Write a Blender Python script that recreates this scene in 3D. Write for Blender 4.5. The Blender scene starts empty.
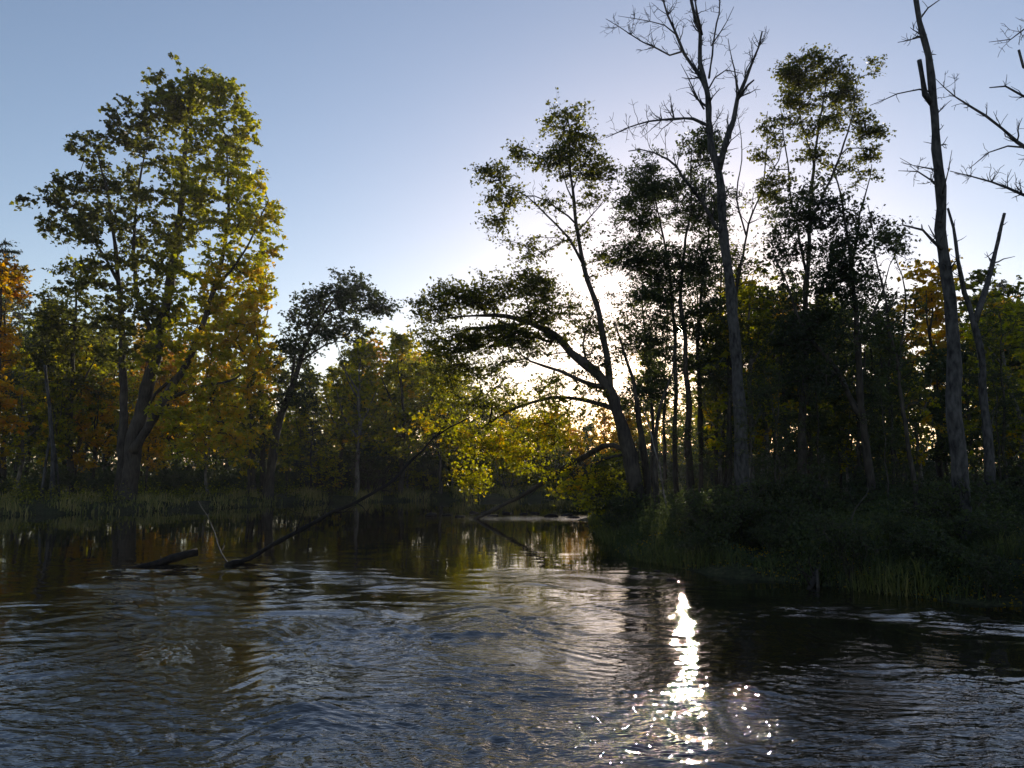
import bpy, math, random
import numpy as np
from math import radians, sin, cos, pi

SC = bpy.context.scene
COL = SC.collection
rng = np.random.default_rng(7)
random.seed(7)

# ------------------------------------------------------------------ camera
CH, F, HY = 2.0, 770.0, 470.0
PITCH = math.atan((HY - 384.0) / F)
cam = bpy.data.cameras.new('camera')
camo = bpy.data.objects.new('camera', cam)
COL.objects.link(camo)
camo.location = (0, 0, CH)
camo.rotation_euler = (pi / 2 + PITCH, 0, 0)
cam.sensor_width = 36.0
cam.lens = F / 1024 * 36.0
cam.clip_end = 3000
SC.camera = camo


def P(x, y, Y):
    """world point seen at photo position x, y when it stands Y metres ahead"""
    rx, up = (x - 512.0) / F, (384.0 - y) / F
    fy = cos(PITCH) - up * sin(PITCH)
    fz = sin(PITCH) + up * cos(PITCH)
    t = Y / fy
    return np.array([rx * t, Y, CH + fz * t])


# ------------------------------------------------------------------ render
SC.view_settings.view_transform = 'Standard'
SC.view_settings.look = 'None'
SC.view_settings.exposure = 0.44
SC.view_settings.gamma = 1.0
SC.view_settings.use_curve_mapping = False
try:
    cy = SC.cycles
    cy.max_bounces = 6
    cy.diffuse_bounces = 2
    cy.glossy_bounces = 3
    cy.transmission_bounces = 4
    cy.transparent_max_bounces = 4
    cy.sample_clamp_indirect = 3.0
    cy.sample_clamp_direct = 0.0
    cy.caustics_reflective = False
    cy.caustics_refractive = False
except Exception:
    pass

# ------------------------------------------------------------------ light
SUN_DIR = P(680, 330, 1.0) - np.array([0, 0, CH])
SUN_DIR /= np.linalg.norm(SUN_DIR)
ELEV = math.asin(SUN_DIR[2])
AZ = math.atan2(SUN_DIR[0], SUN_DIR[1])
w = bpy.data.worlds.new('World')
SC.world = w
w.use_nodes = True
nt = w.node_tree
bg = nt.nodes['Background']
sky = nt.nodes.new('ShaderNodeTexSky')
sky.sky_type = 'NISHITA'
sky.sun_disc = False
sky.sun_elevation = ELEV
sky.sun_rotation = AZ
sky.air_density = 1.0
sky.dust_density = 0.3
sky.ozone_density = 2.4
wb = nt.nodes.new('ShaderNodeMix')            # white balance of the daylight
wb.data_type = 'RGBA'; wb.blend_type = 'MULTIPLY'; wb.inputs[0].default_value = 1.0
nt.links.new(sky.outputs['Color'], wb.inputs[6]); wb.inputs[7].default_value = (1.24, 1.0, 0.92, 1)
nt.links.new(wb.outputs[2], bg.inputs['Color'])
bg.inputs['Strength'].default_value = 0.14
# the sun itself, half a degree across, seen through the twigs
geo = nt.nodes.new('ShaderNodeTexCoord')
dp = nt.nodes.new('ShaderNodeVectorMath'); dp.operation = 'DOT_PRODUCT'; dp.inputs[1].default_value = SUN_DIR
gt = nt.nodes.new('ShaderNodeMath'); gt.operation = 'GREATER_THAN'; gt.inputs[1].default_value = cos(radians(0.3))
st = nt.nodes.new('ShaderNodeMath'); st.operation = 'MULTIPLY'; st.inputs[1].default_value = 60.0
b2_ = nt.nodes.new('ShaderNodeBackground'); b2_.inputs['Color'].default_value = (1.0, 0.88, 0.7, 1)
ad_ = nt.nodes.new('ShaderNodeAddShader')
nt.links.new(geo.outputs['Generated'], dp.inputs[0]); nt.links.new(dp.outputs['Value'], gt.inputs[0]); nt.links.new(gt.outputs[0], st.inputs[0])
nt.links.new(st.outputs[0], b2_.inputs['Strength'])
nt.links.new(bg.outputs[0], ad_.inputs[0]); nt.links.new(b2_.outputs[0], ad_.inputs[1])
nt.links.new(ad_.outputs[0], nt.nodes['World Output'].inputs['Surface'])
w.cycles.sampling_method = 'MANUAL'; w.cycles.sample_map_resolution = 2048
sl = bpy.data.lights.new('sun', 'SUN')
sl.energy = 3.8
sl.angle = radians(0.5)
sl.color = (1.0, 0.89, 0.72)
so = bpy.data.objects.new('sun', sl)
COL.objects.link(so)
import mathutils
so.rotation_euler = mathutils.Vector(SUN_DIR).to_track_quat('Z', 'Y').to_euler()
so.location = (10, 45, 40)


# ------------------------------------------------------------------ tagging
def tag(o, label=None, cat=None, group=None, kind=None):
    if label: o['label'] = label
    if cat: o['category'] = cat
    if group: o['group'] = group
    if kind: o['kind'] = kind
    return o


def empty(name, loc, label, cat, group=None):
    o = bpy.data.objects.new(name, None)
    COL.objects.link(o)
    o.location = loc
    o.empty_display_size = 0.3
    return tag(o, label, cat, group)


def mesh_obj(name, V, faces_flat, loop_tot, mat, parent=None, origin=(0, 0, 0), smooth=False, tint=None):
    me = bpy.data.meshes.new(name)
    V = np.asarray(V, dtype=np.float32) - np.asarray(origin, dtype=np.float32)
    me.vertices.add(len(V))
    me.vertices.foreach_set('co', V.ravel())
    nf = len(loop_tot)
    lt = np.asarray(loop_tot, dtype=np.int32)
    ls = np.zeros(nf, dtype=np.int32)
    ls[1:] = np.cumsum(lt)[:-1]
    me.loops.add(int(lt.sum()))
    me.loops.foreach_set('vertex_index', np.asarray(faces_flat, dtype=np.int32).ravel())
    me.polygons.add(nf)
    me.polygons.foreach_set('loop_start', ls)
    me.polygons.foreach_set('loop_total', lt)
    if smooth:
        me.polygons.foreach_set('use_smooth', np.ones(nf, dtype=bool))
    me.update(calc_edges=True)
    if tint is not None:
        at = me.attributes.new('tint', 'FLOAT', 'FACE')
        at.data.foreach_set('value', np.asarray(tint, dtype=np.float32))
    me.materials.append(mat)
    o = bpy.data.objects.new(name, me)
    COL.objects.link(o)
    if parent is not None:
        o.parent = parent
    return o


# ------------------------------------------------------------------ noise
def wobble(seed, n=14, lmin=1.0, lmax=6.0, dim=2):
    r = np.random.default_rng(seed)
    d = r.normal(size=(n, dim)); d /= np.linalg.norm(d, axis=1)[:, None]
    lam = np.exp(r.uniform(math.log(lmin), math.log(lmax), n))
    k = d * (2 * pi / lam)[:, None]
    ph = r.uniform(0, 2 * pi, n)
    amp = lam / lam.max()
    amp = amp / math.sqrt((amp ** 2).sum() / 2)

    def f(p):
        p = np.atleast_2d(p)
        out = np.zeros(len(p))
        for i in range(n):
            out += amp[i] * np.sin(p @ k[i] + ph[i])
        return out                                   # about unit variance
    return f


# ------------------------------------------------------------------ river outline
RIVER = np.array([
    (-60, -60), (-44, 5), (-33, 22), (-26, 32), (-22.8, 34.2), (-18.5, 36.5), (-16, 39.5), (-14.2, 43.5), (-12.9, 46.5), (-9.5, 48),
    (-8.0, 49.5), (-4.8, 51.0), (-1.5, 51.5), (1.5, 54), (4, 56), (8, 60), (16, 66), (30, 72), (60, 84), (110, 96),
    (110, 80), (60, 68), (30, 56), (14, 49), (6.5, 43), (3.9, 37), (3.1, 31), (2.75, 26), (2.6, 22), (2.65, 19.5),
    (2.75, 17.6), (3.5, 15.9), (4.3, 15.0), (5.0, 14.0), (6.1, 12.7), (7.8, 11.3), (10, 9.6), (15, 4), (24, -10), (60, -60)], dtype=float)


def river_sd(p):
    """signed distance, positive on land"""
    p = np.asarray(p, dtype=float)
    best = np.full(len(p), 1e9)
    inside = np.zeros(len(p), dtype=bool)
    n = len(RIVER)
    for i in range(n):
        a, b = RIVER[i], RIVER[(i + 1) % n]
        ab = b - a
        t = np.clip(((p - a) @ ab) / (ab @ ab), 0, 1)
        q = a + t[:, None] * ab
        best = np.minimum(best, np.hypot(p[:, 0] - q[:, 0], p[:, 1] - q[:, 1]))
        c = ((a[1] > p[:, 1]) != (b[1] > p[:, 1]))
        with np.errstate(divide='ignore', invalid='ignore'):
            xi = (b[0] - a[0]) * (p[:, 1] - a[1]) / (b[1] - a[1]) + a[0]
        inside ^= c & (p[:, 0] < xi)
    return np.where(inside, -best, best)


_n1, _n2, _n3 = wobble(1, 16, 2.0, 9.0), wobble(2, 16, 0.5, 2.0), wobble(3, 10, 1.5, 5)


def ground_h(p):
    p = np.atleast_2d(np.asarray(p, dtype=float))[:, :2]
    d = river_sd(p) + 0.22 * _n3(p)
    land = 0.42 * (1 - np.exp(-np.maximum(d, 0) / 0.8)) + 0.006 * np.clip(d, 0, 60) + np.clip(d / 2, 0, 1) * (0.07 * _n1(p) + 0.03 * _n2(p))
    wet = -0.9 * (1 - np.exp(-np.maximum(-d, 0) / 1.3)) - 0.02
    return np.where(d > 0, land - 0.02, wet)


def gh(x, y):
    return float(ground_h([(x, y)])[0])


# ------------------------------------------------------------------ materials
def new_mat(name):
    m = bpy.data.materials.new(name)
    m.use_nodes = True
    return m, m.node_tree, m.node_tree.nodes['Principled BSDF']


def leaf_mat(name, stops, trans=0.55, rough=0.5, spread=0.25):
    """stops: list of (pos, rgb) along the tint attribute"""
    m, t, b = new_mat(name)
    N, L = t.nodes, t.links
    N.remove(b)
    at = N.new('ShaderNodeAttribute'); at.attribute_name = 'tint'
    oi = N.new('ShaderNodeObjectInfo')
    ma = N.new('ShaderNodeMath'); ma.operation = 'MULTIPLY_ADD'
    ma.inputs[1].default_value = spread; ma.inputs[2].default_value = -spread / 2
    L.new(oi.outputs['Random'], ma.inputs[0])
    ad = N.new('ShaderNodeMath'); ad.operation = 'ADD'; ad.use_clamp = True
    L.new(at.outputs['Fac'], ad.inputs[0]); L.new(ma.outputs[0], ad.inputs[1])
    cr = N.new('ShaderNodeValToRGB')
    while len(cr.color_ramp.elements) < len(stops):
        cr.color_ramp.elements.new(0.5)
    for e, (p, c) in zip(cr.color_ramp.elements, stops):
        e.position = p; e.color = (*c, 1)
    L.new(ad.outputs[0], cr.inputs[0])
    pb = N.new('ShaderNodeBsdfPrincipled')
    pb.inputs['Roughness'].default_value = rough
    pb.inputs['Specular IOR Level'].default_value = 0.25
    L.new(cr.outputs[0], pb.inputs['Base Color'])
    tr = N.new('ShaderNodeBsdfTranslucent')
    hs = N.new('ShaderNodeHueSaturation'); hs.inputs['Saturation'].default_value = 1.15; hs.inputs['Value'].default_value = 2.5
    L.new(cr.outputs[0], hs.inputs['Color']); L.new(hs.outputs[0], tr.inputs['Color'])
    mx = N.new('ShaderNodeMixShader'); mx.inputs[0].default_value = trans
    L.new(pb.outputs[0], mx.inputs[1]); L.new(tr.outputs[0], mx.inputs[2])
    L.new(mx.outputs[0], N['Material Output'].inputs['Surface'])
    return m


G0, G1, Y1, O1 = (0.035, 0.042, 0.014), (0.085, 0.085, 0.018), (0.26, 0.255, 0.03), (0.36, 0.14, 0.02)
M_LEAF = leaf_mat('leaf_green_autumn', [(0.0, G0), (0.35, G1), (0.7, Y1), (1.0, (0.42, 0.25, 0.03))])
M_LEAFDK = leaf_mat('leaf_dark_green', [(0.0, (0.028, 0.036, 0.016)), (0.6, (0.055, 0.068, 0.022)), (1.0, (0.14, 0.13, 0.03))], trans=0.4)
M_LEAFOR = leaf_mat('leaf_orange', [(0.0, (0.10, 0.085, 0.015)), (0.45, (0.36, 0.24, 0.025)), (1.0, (0.46, 0.20, 0.025))])
M_NEEDLE = leaf_mat('needle_green', [(0.0, (0.022, 0.032, 0.018)), (1.0, (0.045, 0.06, 0.028))], trans=0.2)
M_GRASS = leaf_mat('grass_blade', [(0.0, (0.045, 0.06, 0.02)), (0.5, (0.11, 0.115, 0.035)), (1.0, (0.30, 0.24, 0.10))], trans=0.4, spread=0.0)


def bark_mat(name, c0, c1, scale=6.0, streak=4.0):
    m, t, b = new_mat(name)
    N, L = t.nodes, t.links
    tc = N.new('ShaderNodeTexCoord')
    mp = N.new('ShaderNodeMapping'); mp.inputs['Scale'].default_value = (1, 1, 1 / streak)
    L.new(tc.outputs['Object'], mp.inputs['Vector'])
    no = N.new('ShaderNodeTexNoise'); no.inputs['Scale'].default_value = scale * 2; no.inputs['Detail'].default_value = 6
    L.new(mp.outputs[0], no.inputs['Vector'])
    n2 = N.new('ShaderNodeTexNoise'); n2.inputs['Scale'].default_value = 1.3; n2.inputs['Detail'].default_value = 3
    L.new(tc.outputs['Object'], n2.inputs['Vector'])
    ad = N.new('ShaderNodeMath'); ad.operation = 'MULTIPLY_ADD'; ad.inputs[1].default_value = 0.5
    L.new(n2.outputs['Fac'], ad.inputs[0])
    sc = N.new('ShaderNodeMath'); sc.operation = 'MULTIPLY'; sc.inputs[1].default_value = 0.6
    L.new(no.outputs['Fac'], sc.inputs[0]); L.new(sc.outputs[0], ad.inputs[2])
    cr = N.new('ShaderNodeValToRGB')
    cr.color_ramp.elements[0].position = 0.42; cr.color_ramp.elements[0].color = (*c0, 1)
    cr.color_ramp.elements[1].position = 0.68; cr.color_ramp.elements[1].color = (*c1, 1)
    L.new(ad.outputs[0], cr.inputs[0]); L.new(cr.outputs[0], b.inputs['Base Color'])
    b.inputs['Roughness'].default_value = 0.85
    b.inputs['Specular IOR Level'].default_value = 0.2
    bp = N.new('ShaderNodeBump'); bp.inputs['Distance'].default_value = 0.03; bp.inputs['Strength'].default_value = 0.8
    L.new(no.outputs['Fac'], bp.inputs['Height']); L.new(bp.outputs[0], b.inputs['Normal'])
    return m


M_BARK = bark_mat('bark_brown', (0.022, 0.018, 0.015), (0.08, 0.065, 0.052))
M_SNAG = bark_mat('bark_weathered_grey', (0.012, 0.011, 0.011), (0.095, 0.088, 0.084), 7, 2.5)
M_PALE = bark_mat('bark_pale', (0.06, 0.05, 0.045), (0.26, 0.23, 0.2), 5, 3)
M_WET = bark_mat('wood_wet', (0.008, 0.006, 0.005), (0.03, 0.023, 0.018))


# ------------------------------------------------------------------ tubes
class Tubes:
    def __init__(s):
        s.V, s.Fq, s.caps, s.nv = [], [], [], 0

    def add(s, pts, rad, sides=5, cap=True):
        pts = np.asarray(pts, dtype=float); rad = np.asarray(rad, dtype=float)
        n = len(pts)
        if n < 2: return
        tg = np.gradient(pts, axis=0)
        tg /= (np.linalg.norm(tg, axis=1)[:, None] + 1e-9)
        ref = np.array([0.31, 0.95, 0.05]) if abs(tg[:, 2]).mean() > 0.5 else np.array([0.05, 0.1, 1.0])
        u = np.cross(tg, ref); u /= (np.linalg.norm(u, axis=1)[:, None] + 1e-9)
        v = np.cross(tg, u)
        a = np.arange(sides) * 2 * pi / sides
        ring = (np.cos(a)[None, :, None] * u[:, None, :] + np.sin(a)[None, :, None] * v[:, None, :]) * rad[:, None, None] + pts[:, None, :]
        s.V.append(ring.reshape(-1, 3))
        i = np.arange(n - 1)[:, None] * sides; j = np.arange(sides)[None, :]; j2 = (j + 1) % sides
        q = np.stack([i + j, i + j2, i + sides + j2, i + sides + j], axis=-1).reshape(-1, 4) + s.nv
        s.Fq.append(q)
        s.nv += n * sides
        if cap:
            b0 = s.nv - n * sides
            s.caps.append((np.arange(sides)[::-1] + b0, sides))
            s.caps.append((np.arange(sides) + s.nv - sides, sides))

    def build(s, name, mat, parent=None, origin=(0, 0, 0)):
        V = np.concatenate(s.V)
        q = np.concatenate(s.Fq).ravel()
        ff, lt = q, np.full(len(q) // 4, 4)
        if s.caps:
            ff = np.concatenate([q] + [c[0] for c in s.caps])
            lt = np.concatenate([lt, np.array([c[1] for c in s.caps])])
        return mesh_obj(name, V, ff, lt, mat, parent, origin, smooth=True)


def resample(pts, step, wig=0.0, r=None):
    """smooth (Catmull-Rom) resampling of a polyline with a little wander"""
    pts = np.asarray(pts, dtype=float)
    if len(pts) == 2:
        pts = np.array([pts[0], (pts[0] + pts[1]) / 2, pts[1]])
    ex = np.vstack([2 * pts[0] - pts[1], pts, 2 * pts[-1] - pts[-2]])
    out = []; par = []
    seg = np.linalg.norm(np.diff(pts, axis=0), axis=1)
    for i in range(len(pts) - 1):
        p0, p1, p2, p3 = ex[i:i + 4]
        n = max(1, int(round(seg[i] / step)))
        for k in range(n):
            t = k / n
            out.append(0.5 * ((2 * p1) + (-p0 + p2) * t + (2 * p0 - 5 * p1 + 4 * p2 - p3) * t * t + (-p0 + 3 * p1 - 3 * p2 + p3) * t ** 3))
            par.append((seg[:i].sum() + seg[i] * t) / seg.sum())
    out.append(pts[-1]); par.append(1.0)
    out = np.array(out); par = np.array(par)
    if wig > 0 and r is not None and len(out) > 3:
        nz = r.normal(size=out.shape) * wig
        nz[1:-1] = (nz[:-2] + nz[1:-1] + nz[2:]) / 1.8
        nz[0] = 0
        nz[-1] *= 0.5
        out = out + nz
    return out, par


def unit(v):
    return v / (np.linalg.norm(v) + 1e-9)


def leaves_mesh(name, C, size, tint, mat, parent, origin, r, updown=0.6, aspect=0.8, axis=None):
    """one leaf = one bent four-sided blade at every centre in C"""
    n = len(C)
    nr = r.normal(size=(n, 3)); nr[:, 2] = np.abs(nr[:, 2]) * 0.6 + updown
    nr /= np.linalg.norm(nr, axis=1)[:, None]
    a = r.normal(size=(n, 3)) if axis is None else axis + 0.5 * r.normal(size=(n, 3))
    a[:, 2] -= 0.35
    a -= (a * nr).sum(1)[:, None] * nr
    a /= np.linalg.norm(a, axis=1)[:, None] + 1e-9
    b = np.cross(nr, a)
    s = (size * r.uniform(0.65, 1.35, n))[:, None]
    w_ = s * aspect * r.uniform(0.7, 1.1, n)[:, None]
    bend = s * 0.18
    v0 = C - a * s * 0.5
    v1 = C + b * w_ * 0.5 - a * s * 0.06 + nr * bend
    v2 = C + a * s * 0.5 - nr * bend * 0.6
    v3 = C - b * w_ * 0.5 - a * s * 0.06 + nr * bend
    V = np.stack([v0, v1, v2, v3], axis=1).reshape(-1, 3)
    return mesh_obj(name, V, np.arange(4 * n), np.full(n, 4), mat, parent, origin, tint=tint)


# ------------------------------------------------------------------ tree growing
class Tree:
    def __init__(s, seed):
        s.r = np.random.default_rng(seed)
        s.stems = []              # (pts, radii, sides)
        s.npos, s.npar, s.nrad = [], [], []    # nodes for attaching
        s.leaf_c, s.leaf_t, s.leaf_a = [], [], []
        s.grown = []              # node index chains
        s.twk = 1.0

    def stem(s, pts, r0, r1, step=0.45, wig=0.03, sides=8, attach=True, flare=0.0, power=1.0):
        p, par = resample(pts, step, wig, s.r)
        rad = r0 + (r1 - r0) * par ** power
        rad = rad * (1 + 0.085 * s.r.normal(size=len(rad)))
        if flare:
            rad = rad * (1 + flare * np.exp(-np.linalg.norm(p - p[0], axis=1) / 0.35))
        s.stems.append((p, rad, sides))
        if attach is not False:
            lo = attach if isinstance(attach, float) else 0.25
            base = len(s.npos)
            for i in range(len(p)):
                if par[i] >= lo:
                    s.npos.append(p[i]); s.npar.append(-1); s.nrad.append(rad[i])
        return p, rad

    def twigs(s, p, rad, n, lmin, lmax, depth=2, lo=0.2, ang=(35, 75), up=0.25, rmul=0.45, gn=0.9):
        """bare side twigs along a limb"""
        r = s.r
        for _ in range(int(n * s.twk) if len(rad) > 4 and rad[0] > 0.015 else n):
            f = lo + (1 - lo) * r.random() ** 0.85
            i = min(len(p) - 2, int(f * (len(p) - 1)))
            d = unit(p[i + 1] - p[i])
            q = r.normal(size=3); q = unit(q - (q @ d) * d)
            th = radians(r.uniform(*ang))
            dd = unit(d * cos(th) + q * sin(th) + np.array([0, 0, up]))
            ln = r.uniform(lmin, lmax) * (1.15 - 0.5 * f)
            r0 = max(0.006, min(rad[i] * rmul, 0.035 * ln + 0.006))
            k = max(4, int(ln / 0.22))
            pts = [p[i]]
            cur = dd
            for _k in range(k):
                cur = unit(cur + r.normal(size=3) * 0.22 + np.array([0, 0, 0.05]))
                pts.append(pts[-1] + cur * ln / k)
            pts = np.array(pts)
            rr = np.linspace(r0, max(0.0045, r0 * 0.25), len(pts))
            s.stems.append((pts, rr, 4))
            if depth > 1:
                s.twigs(pts, rr, max(2, int(n_sub(ln))), ln * 0.25, ln * 0.6, depth - 1, 0.2, ang, up * 0.5, 0.6, gn)

    def grow(s, targets, step=0.4, sag=0.12, r_tip=0.008, up_pen=0.7):
        """join every target point to the nearest limb, nearest first"""
        r = s.r
        T = np.asarray(targets)
        cap = len(s.npos) + len(T) * 10 + 10
        pos = np.zeros((cap, 3)); pos[:len(s.npos)] = s.npos
        par = list(s.npar); nn = len(s.npos)
        isstem = nn
        w_ = [0] * nn
        d = np.array([np.min(np.linalg.norm(pos[:nn] - t, axis=1)) for t in T])
        order = np.argsort(d)
        chains = []
        for ti in order:
            t = T[ti]
            dv = t - pos[:nn]
            dist = np.linalg.norm(dv, axis=1)
            cost = dist + up_pen * np.maximum(0, -dv[:, 2])
            j = int(np.argmin(cost))
            ln = dist[j]
            if nn + 10 > cap: break
            k = int(np.clip(round(ln / step), 1, 9))
            a = pos[j]
            mid = (a + t) / 2 + np.array([0, 0, sag * ln]) + r.normal(size=3) * 0.06 * ln
            prev = j
            ch = [j]
            for q in range(1, k + 1):
                u = q / k
                pt = (1 - u) ** 2 * a + 2 * u * (1 - u) * mid + u * u * t
                if q < k: pt = pt + r.normal(size=3) * 0.03
                pos[nn] = pt; par.append(prev); w_.append(0)
                prev = nn; ch.append(nn); nn += 1
            chains.append(ch)
            w_[prev] += 1
        # weights down to the stems
        for i in range(nn - 1, isstem - 1, -1):
            w_[par[i]] += w_[i] if par[i] >= 0 else 0
        rad = r_tip * np.maximum(1, np.array(w_, dtype=float)) ** 0.5
        for i in range(isstem):
            rad[i] = s.nrad[i]
        for ch in chains:
            rr = rad[ch].copy()
            rr[0] = min(rr[0], rr[1] * 1.15)
            s.stems.append((pos[ch], rr, 4 if rr[0] < 0.03 else 5))
        s.cpos, s.cpar = pos[:nn], par
        s.chain_ends = [(pos[ch[-2]], pos[ch[-1]]) for ch in chains]

    def leaf(s, per, spread, flat=0.6, tint=lambda c: 0.3, tvar=0.12, back=0.5, sprays=5, rt=0.004):
        """every branch end carries a few twigs, and the leaves sit along the twigs"""
        r = s.r
        for a, b in s.chain_ends:
            n = r.poisson(per)
            if n == 0: continue
            d = b - a
            tt = tint(b) + r.normal() * tvar
            m = max(2, int(r.integers(sprays - 1, sprays + 2)))
            ends = []
            du = unit(d)
            for q in range(m):
                st = b - d * r.uniform(0, 0.9)
                v = r.normal(size=3) + du * 0.9
                v[2] = v[2] * flat + 0.15
                v = unit(v) * spread * r.uniform(1.0, 2.3)
                e = st + v; e[2] -= 0.04
                md = (st + e) / 2 + r.normal(size=3) * 0.12 * spread + np.array([0, 0, 0.1 * spread])
                s.stems.append((np.array([st, md, e]), np.array([rt * 1.3, rt, rt * 0.6]), 3))
                ends.append((st, md, e))
            E = np.array(ends)
            k = r.integers(0, m, n)
            u = (r.uniform(0.12, 1.05, n) ** 0.8)[:, None]
            c = (1 - u) ** 2 * E[k, 0] + 2 * u * (1 - u) * E[k, 1] + u * u * E[k, 2]
            c = c + r.uniform(-1, 1, (n, 3)) * spread * np.array([0.28, 0.28, 0.28 * (0.5 + flat * 0.5)])
            s.leaf_c.append(c)
            s.leaf_t.append(np.clip(tt + r.normal(size=n) * 0.08, 0, 1))

    def finish(s, root, bark, leafm, size, origin, crown='crown', aspect=0.8):
        tb = Tubes()
        for p, rad, sd in s.stems:
            tb.add(p, rad, sd)
        tb.build('trunk', bark, root, origin)
        if s.leaf_c:
            leaves_mesh(crown, np.concatenate(s.leaf_c), size, np.concatenate(s.leaf_t), leafm, root, origin, s.r, aspect=aspect)


def n_sub(ln):
    return 2 + ln * 2.2


def blob_targets(r, blobs, gap=0.0, gseed=5, glen=(1.2, 3.5)):
    """blobs: (centre, (rx, ry, rz), count); hollow-ish ellipsoids of leaf clump centres, with gaps"""
    nz = wobble(gseed, 16, glen[0], glen[1], 3)
    out = []
    for c, rad, n in blobs:
        got = 0; tries = 0
        while got < n and tries < 60:
            tries += 1
            m = n * 2
            d = r.normal(size=(m, 3)); d /= np.linalg.norm(d, axis=1)[:, None]
            q = d * (r.uniform(0.12, 1.0, m) ** 0.55)[:, None] * np.array(rad) + np.array(c)
            ok = nz(q) > gap
            q = q[ok][: n - got]
            out.append(q); got += len(q)
    return np.concatenate(out)


def photo_tree(name, label, Y, stems, blobs, seed, per=30, spread=0.35, size=0.2, leafm=None, bark=None, tint=None,
               tvar=0.1, gap=-0.3, flat=0.6, group=None, twig=None, rs=1.0, sprays=5, sag=0.12, r_tip=0.009, up_pen=0.7, glen=(1.2, 3.5), aspect=0.8):
    """stems: ([(px, py, dY), ...], r0, r1, opts); the first point of the first stem stands on the ground.
       blobs: (px, py, half width px, half height px, dY, half depth m, clumps)"""
    t = Tree(seed)
    if bark is M_SNAG: t.twk = 1.7
    b0 = P(stems[0][0][0][0], 480, Y + stems[0][0][0][2])
    gx, gy = b0[0], b0[1]
    gz = gh(gx, gy)
    root = empty(name, (gx, gy, gz), label, 'tree', group)
    for k, (pts, r0, r1, *o) in enumerate(stems):
        o = o[0] if o else {}
        r0, r1 = r0 * rs, r1 * rs
        W = [P(x, y, Y + d) for x, y, d in pts]
        if k == 0 or o.get('ground'):
            g = gh(W[0][0], W[0][1])
            W[0] = np.array([W[0][0], W[0][1], g - 0.25])
            if W[1][2] < g + 0.3: W.pop(1)
        p, rad = t.stem(W, r0, r1, sides=10 if r0 > 0.12 else 6, attach=o.get('attach', 0.25), flare=o.get('flare', 0.5 if (k == 0 or o.get('ground')) else 0), wig=o.get('wig', 0.03))
        tw = o.get('twig', twig)
        if tw:
            t.twigs(p, rad, *tw)
    if blobs:
        sc = Y / F
        bl = []
        for (x, y, hx, hy, dY, hd, n) in blobs:
            s_ = (Y + dY) / F
            bl.append((P(x, y, Y + dY), (hx * s_, hd, hy * s_), n))
        T = blob_targets(t.r, bl, gap, seed + 100, glen)
        t.grow(T, sag=sag, r_tip=r_tip, up_pen=up_pen)
        if per:
            t.leaf(per, spread, flat, tint or (lambda c: 0.3), tvar, sprays=sprays, rt=max(0.003, size * 0.028))
    t.finish(root, bark or M_BARK, leafm or M_LEAF, size, (gx, gy, gz), aspect=aspect)
    return root


# ================================================================== the ground
def polar_sheet(name, radii, angles, hfun, mat, smooth=True):
    A, R = np.meshgrid(angles, radii)
    X, Y = R * np.sin(A), R * np.cos(A)
    pts = np.stack([X.ravel(), Y.ravel()], 1)
    Z = hfun(pts)
    V = np.column_stack([pts, Z])
    nr, na = R.shape
    i = np.arange(nr - 1)[:, None] * na; j = np.arange(na)[None, :]; j2 = (j + 1) % na
    q = np.stack([i + j, i + na + j, i + na + j2, i + j2], -1).reshape(-1, 4)[:, ::-1]
    return mesh_obj(name, V, q.ravel(), np.full(len(q), 4), mat, None, smooth=smooth)


def angle_set(front, nf, nb):
    a = np.linspace(-radians(front), radians(front), nf)
    b = np.linspace(radians(front), 2 * pi - radians(front), nb)[1:-1]
    return np.concatenate([a, b])


m, t, b = new_mat('ground_soil')
N, L = t.nodes, t.links
tc = N.new('ShaderNodeTexCoord')
n1 = N.new('ShaderNodeTexNoise'); n1.inputs['Scale'].default_value = 1.2; n1.inputs['Detail'].default_value = 8; n1.inputs['Roughness'].default_value = 0.65
n2 = N.new('ShaderNodeTexNoise'); n2.inputs['Scale'].default_value = 14; n2.inputs['Detail'].default_value = 6
L.new(tc.outputs['Object'], n1.inputs['Vector']); L.new(tc.outputs['Object'], n2.inputs['Vector'])
mx = N.new('ShaderNodeMath'); mx.operation = 'MULTIPLY_ADD'; mx.inputs[1].default_value = 0.5
L.new(n1.outputs['Fac'], mx.inputs[0])
ms = N.new('ShaderNodeMath'); ms.operation = 'MULTIPLY'; ms.inputs[1].default_value = 0.5
L.new(n2.outputs['Fac'], ms.inputs[0]); L.new(ms.outputs[0], mx.inputs[2])
cr = N.new('ShaderNodeValToRGB')
cr.color_ramp.elements[0].position = 0.38; cr.color_ramp.elements[0].color = (0.02, 0.016, 0.011, 1)
cr.color_ramp.elements[1].position = 0.66; cr.color_ramp.elements[1].color = (0.09, 0.07, 0.04, 1)
e = cr.color_ramp.elements.new(0.52); e.color = (0.035, 0.04, 0.018, 1)
L.new(mx.outputs[0], cr.inputs[0]); L.new(cr.outputs[0], b.inputs['Base Color'])
b.inputs['Roughness'].default_value = 0.95
b.inputs['Specular IOR Level'].default_value = 0.1
bp = N.new('ShaderNodeBump'); bp.inputs['Distance'].default_value = 0.06
L.new(n2.outputs['Fac'], bp.inputs['Height']); L.new(bp.outputs[0], b.inputs['Normal'])
M_SOIL = m
rad_g = np.concatenate([np.linspace(0.3, 9, 20), np.geomspace(9.3, 130, 260), np.geomspace(140, 1500, 24)])
tag(polar_sheet('ground', rad_g, angle_set(50, 300, 60), ground_h, M_SOIL), kind='structure')

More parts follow.
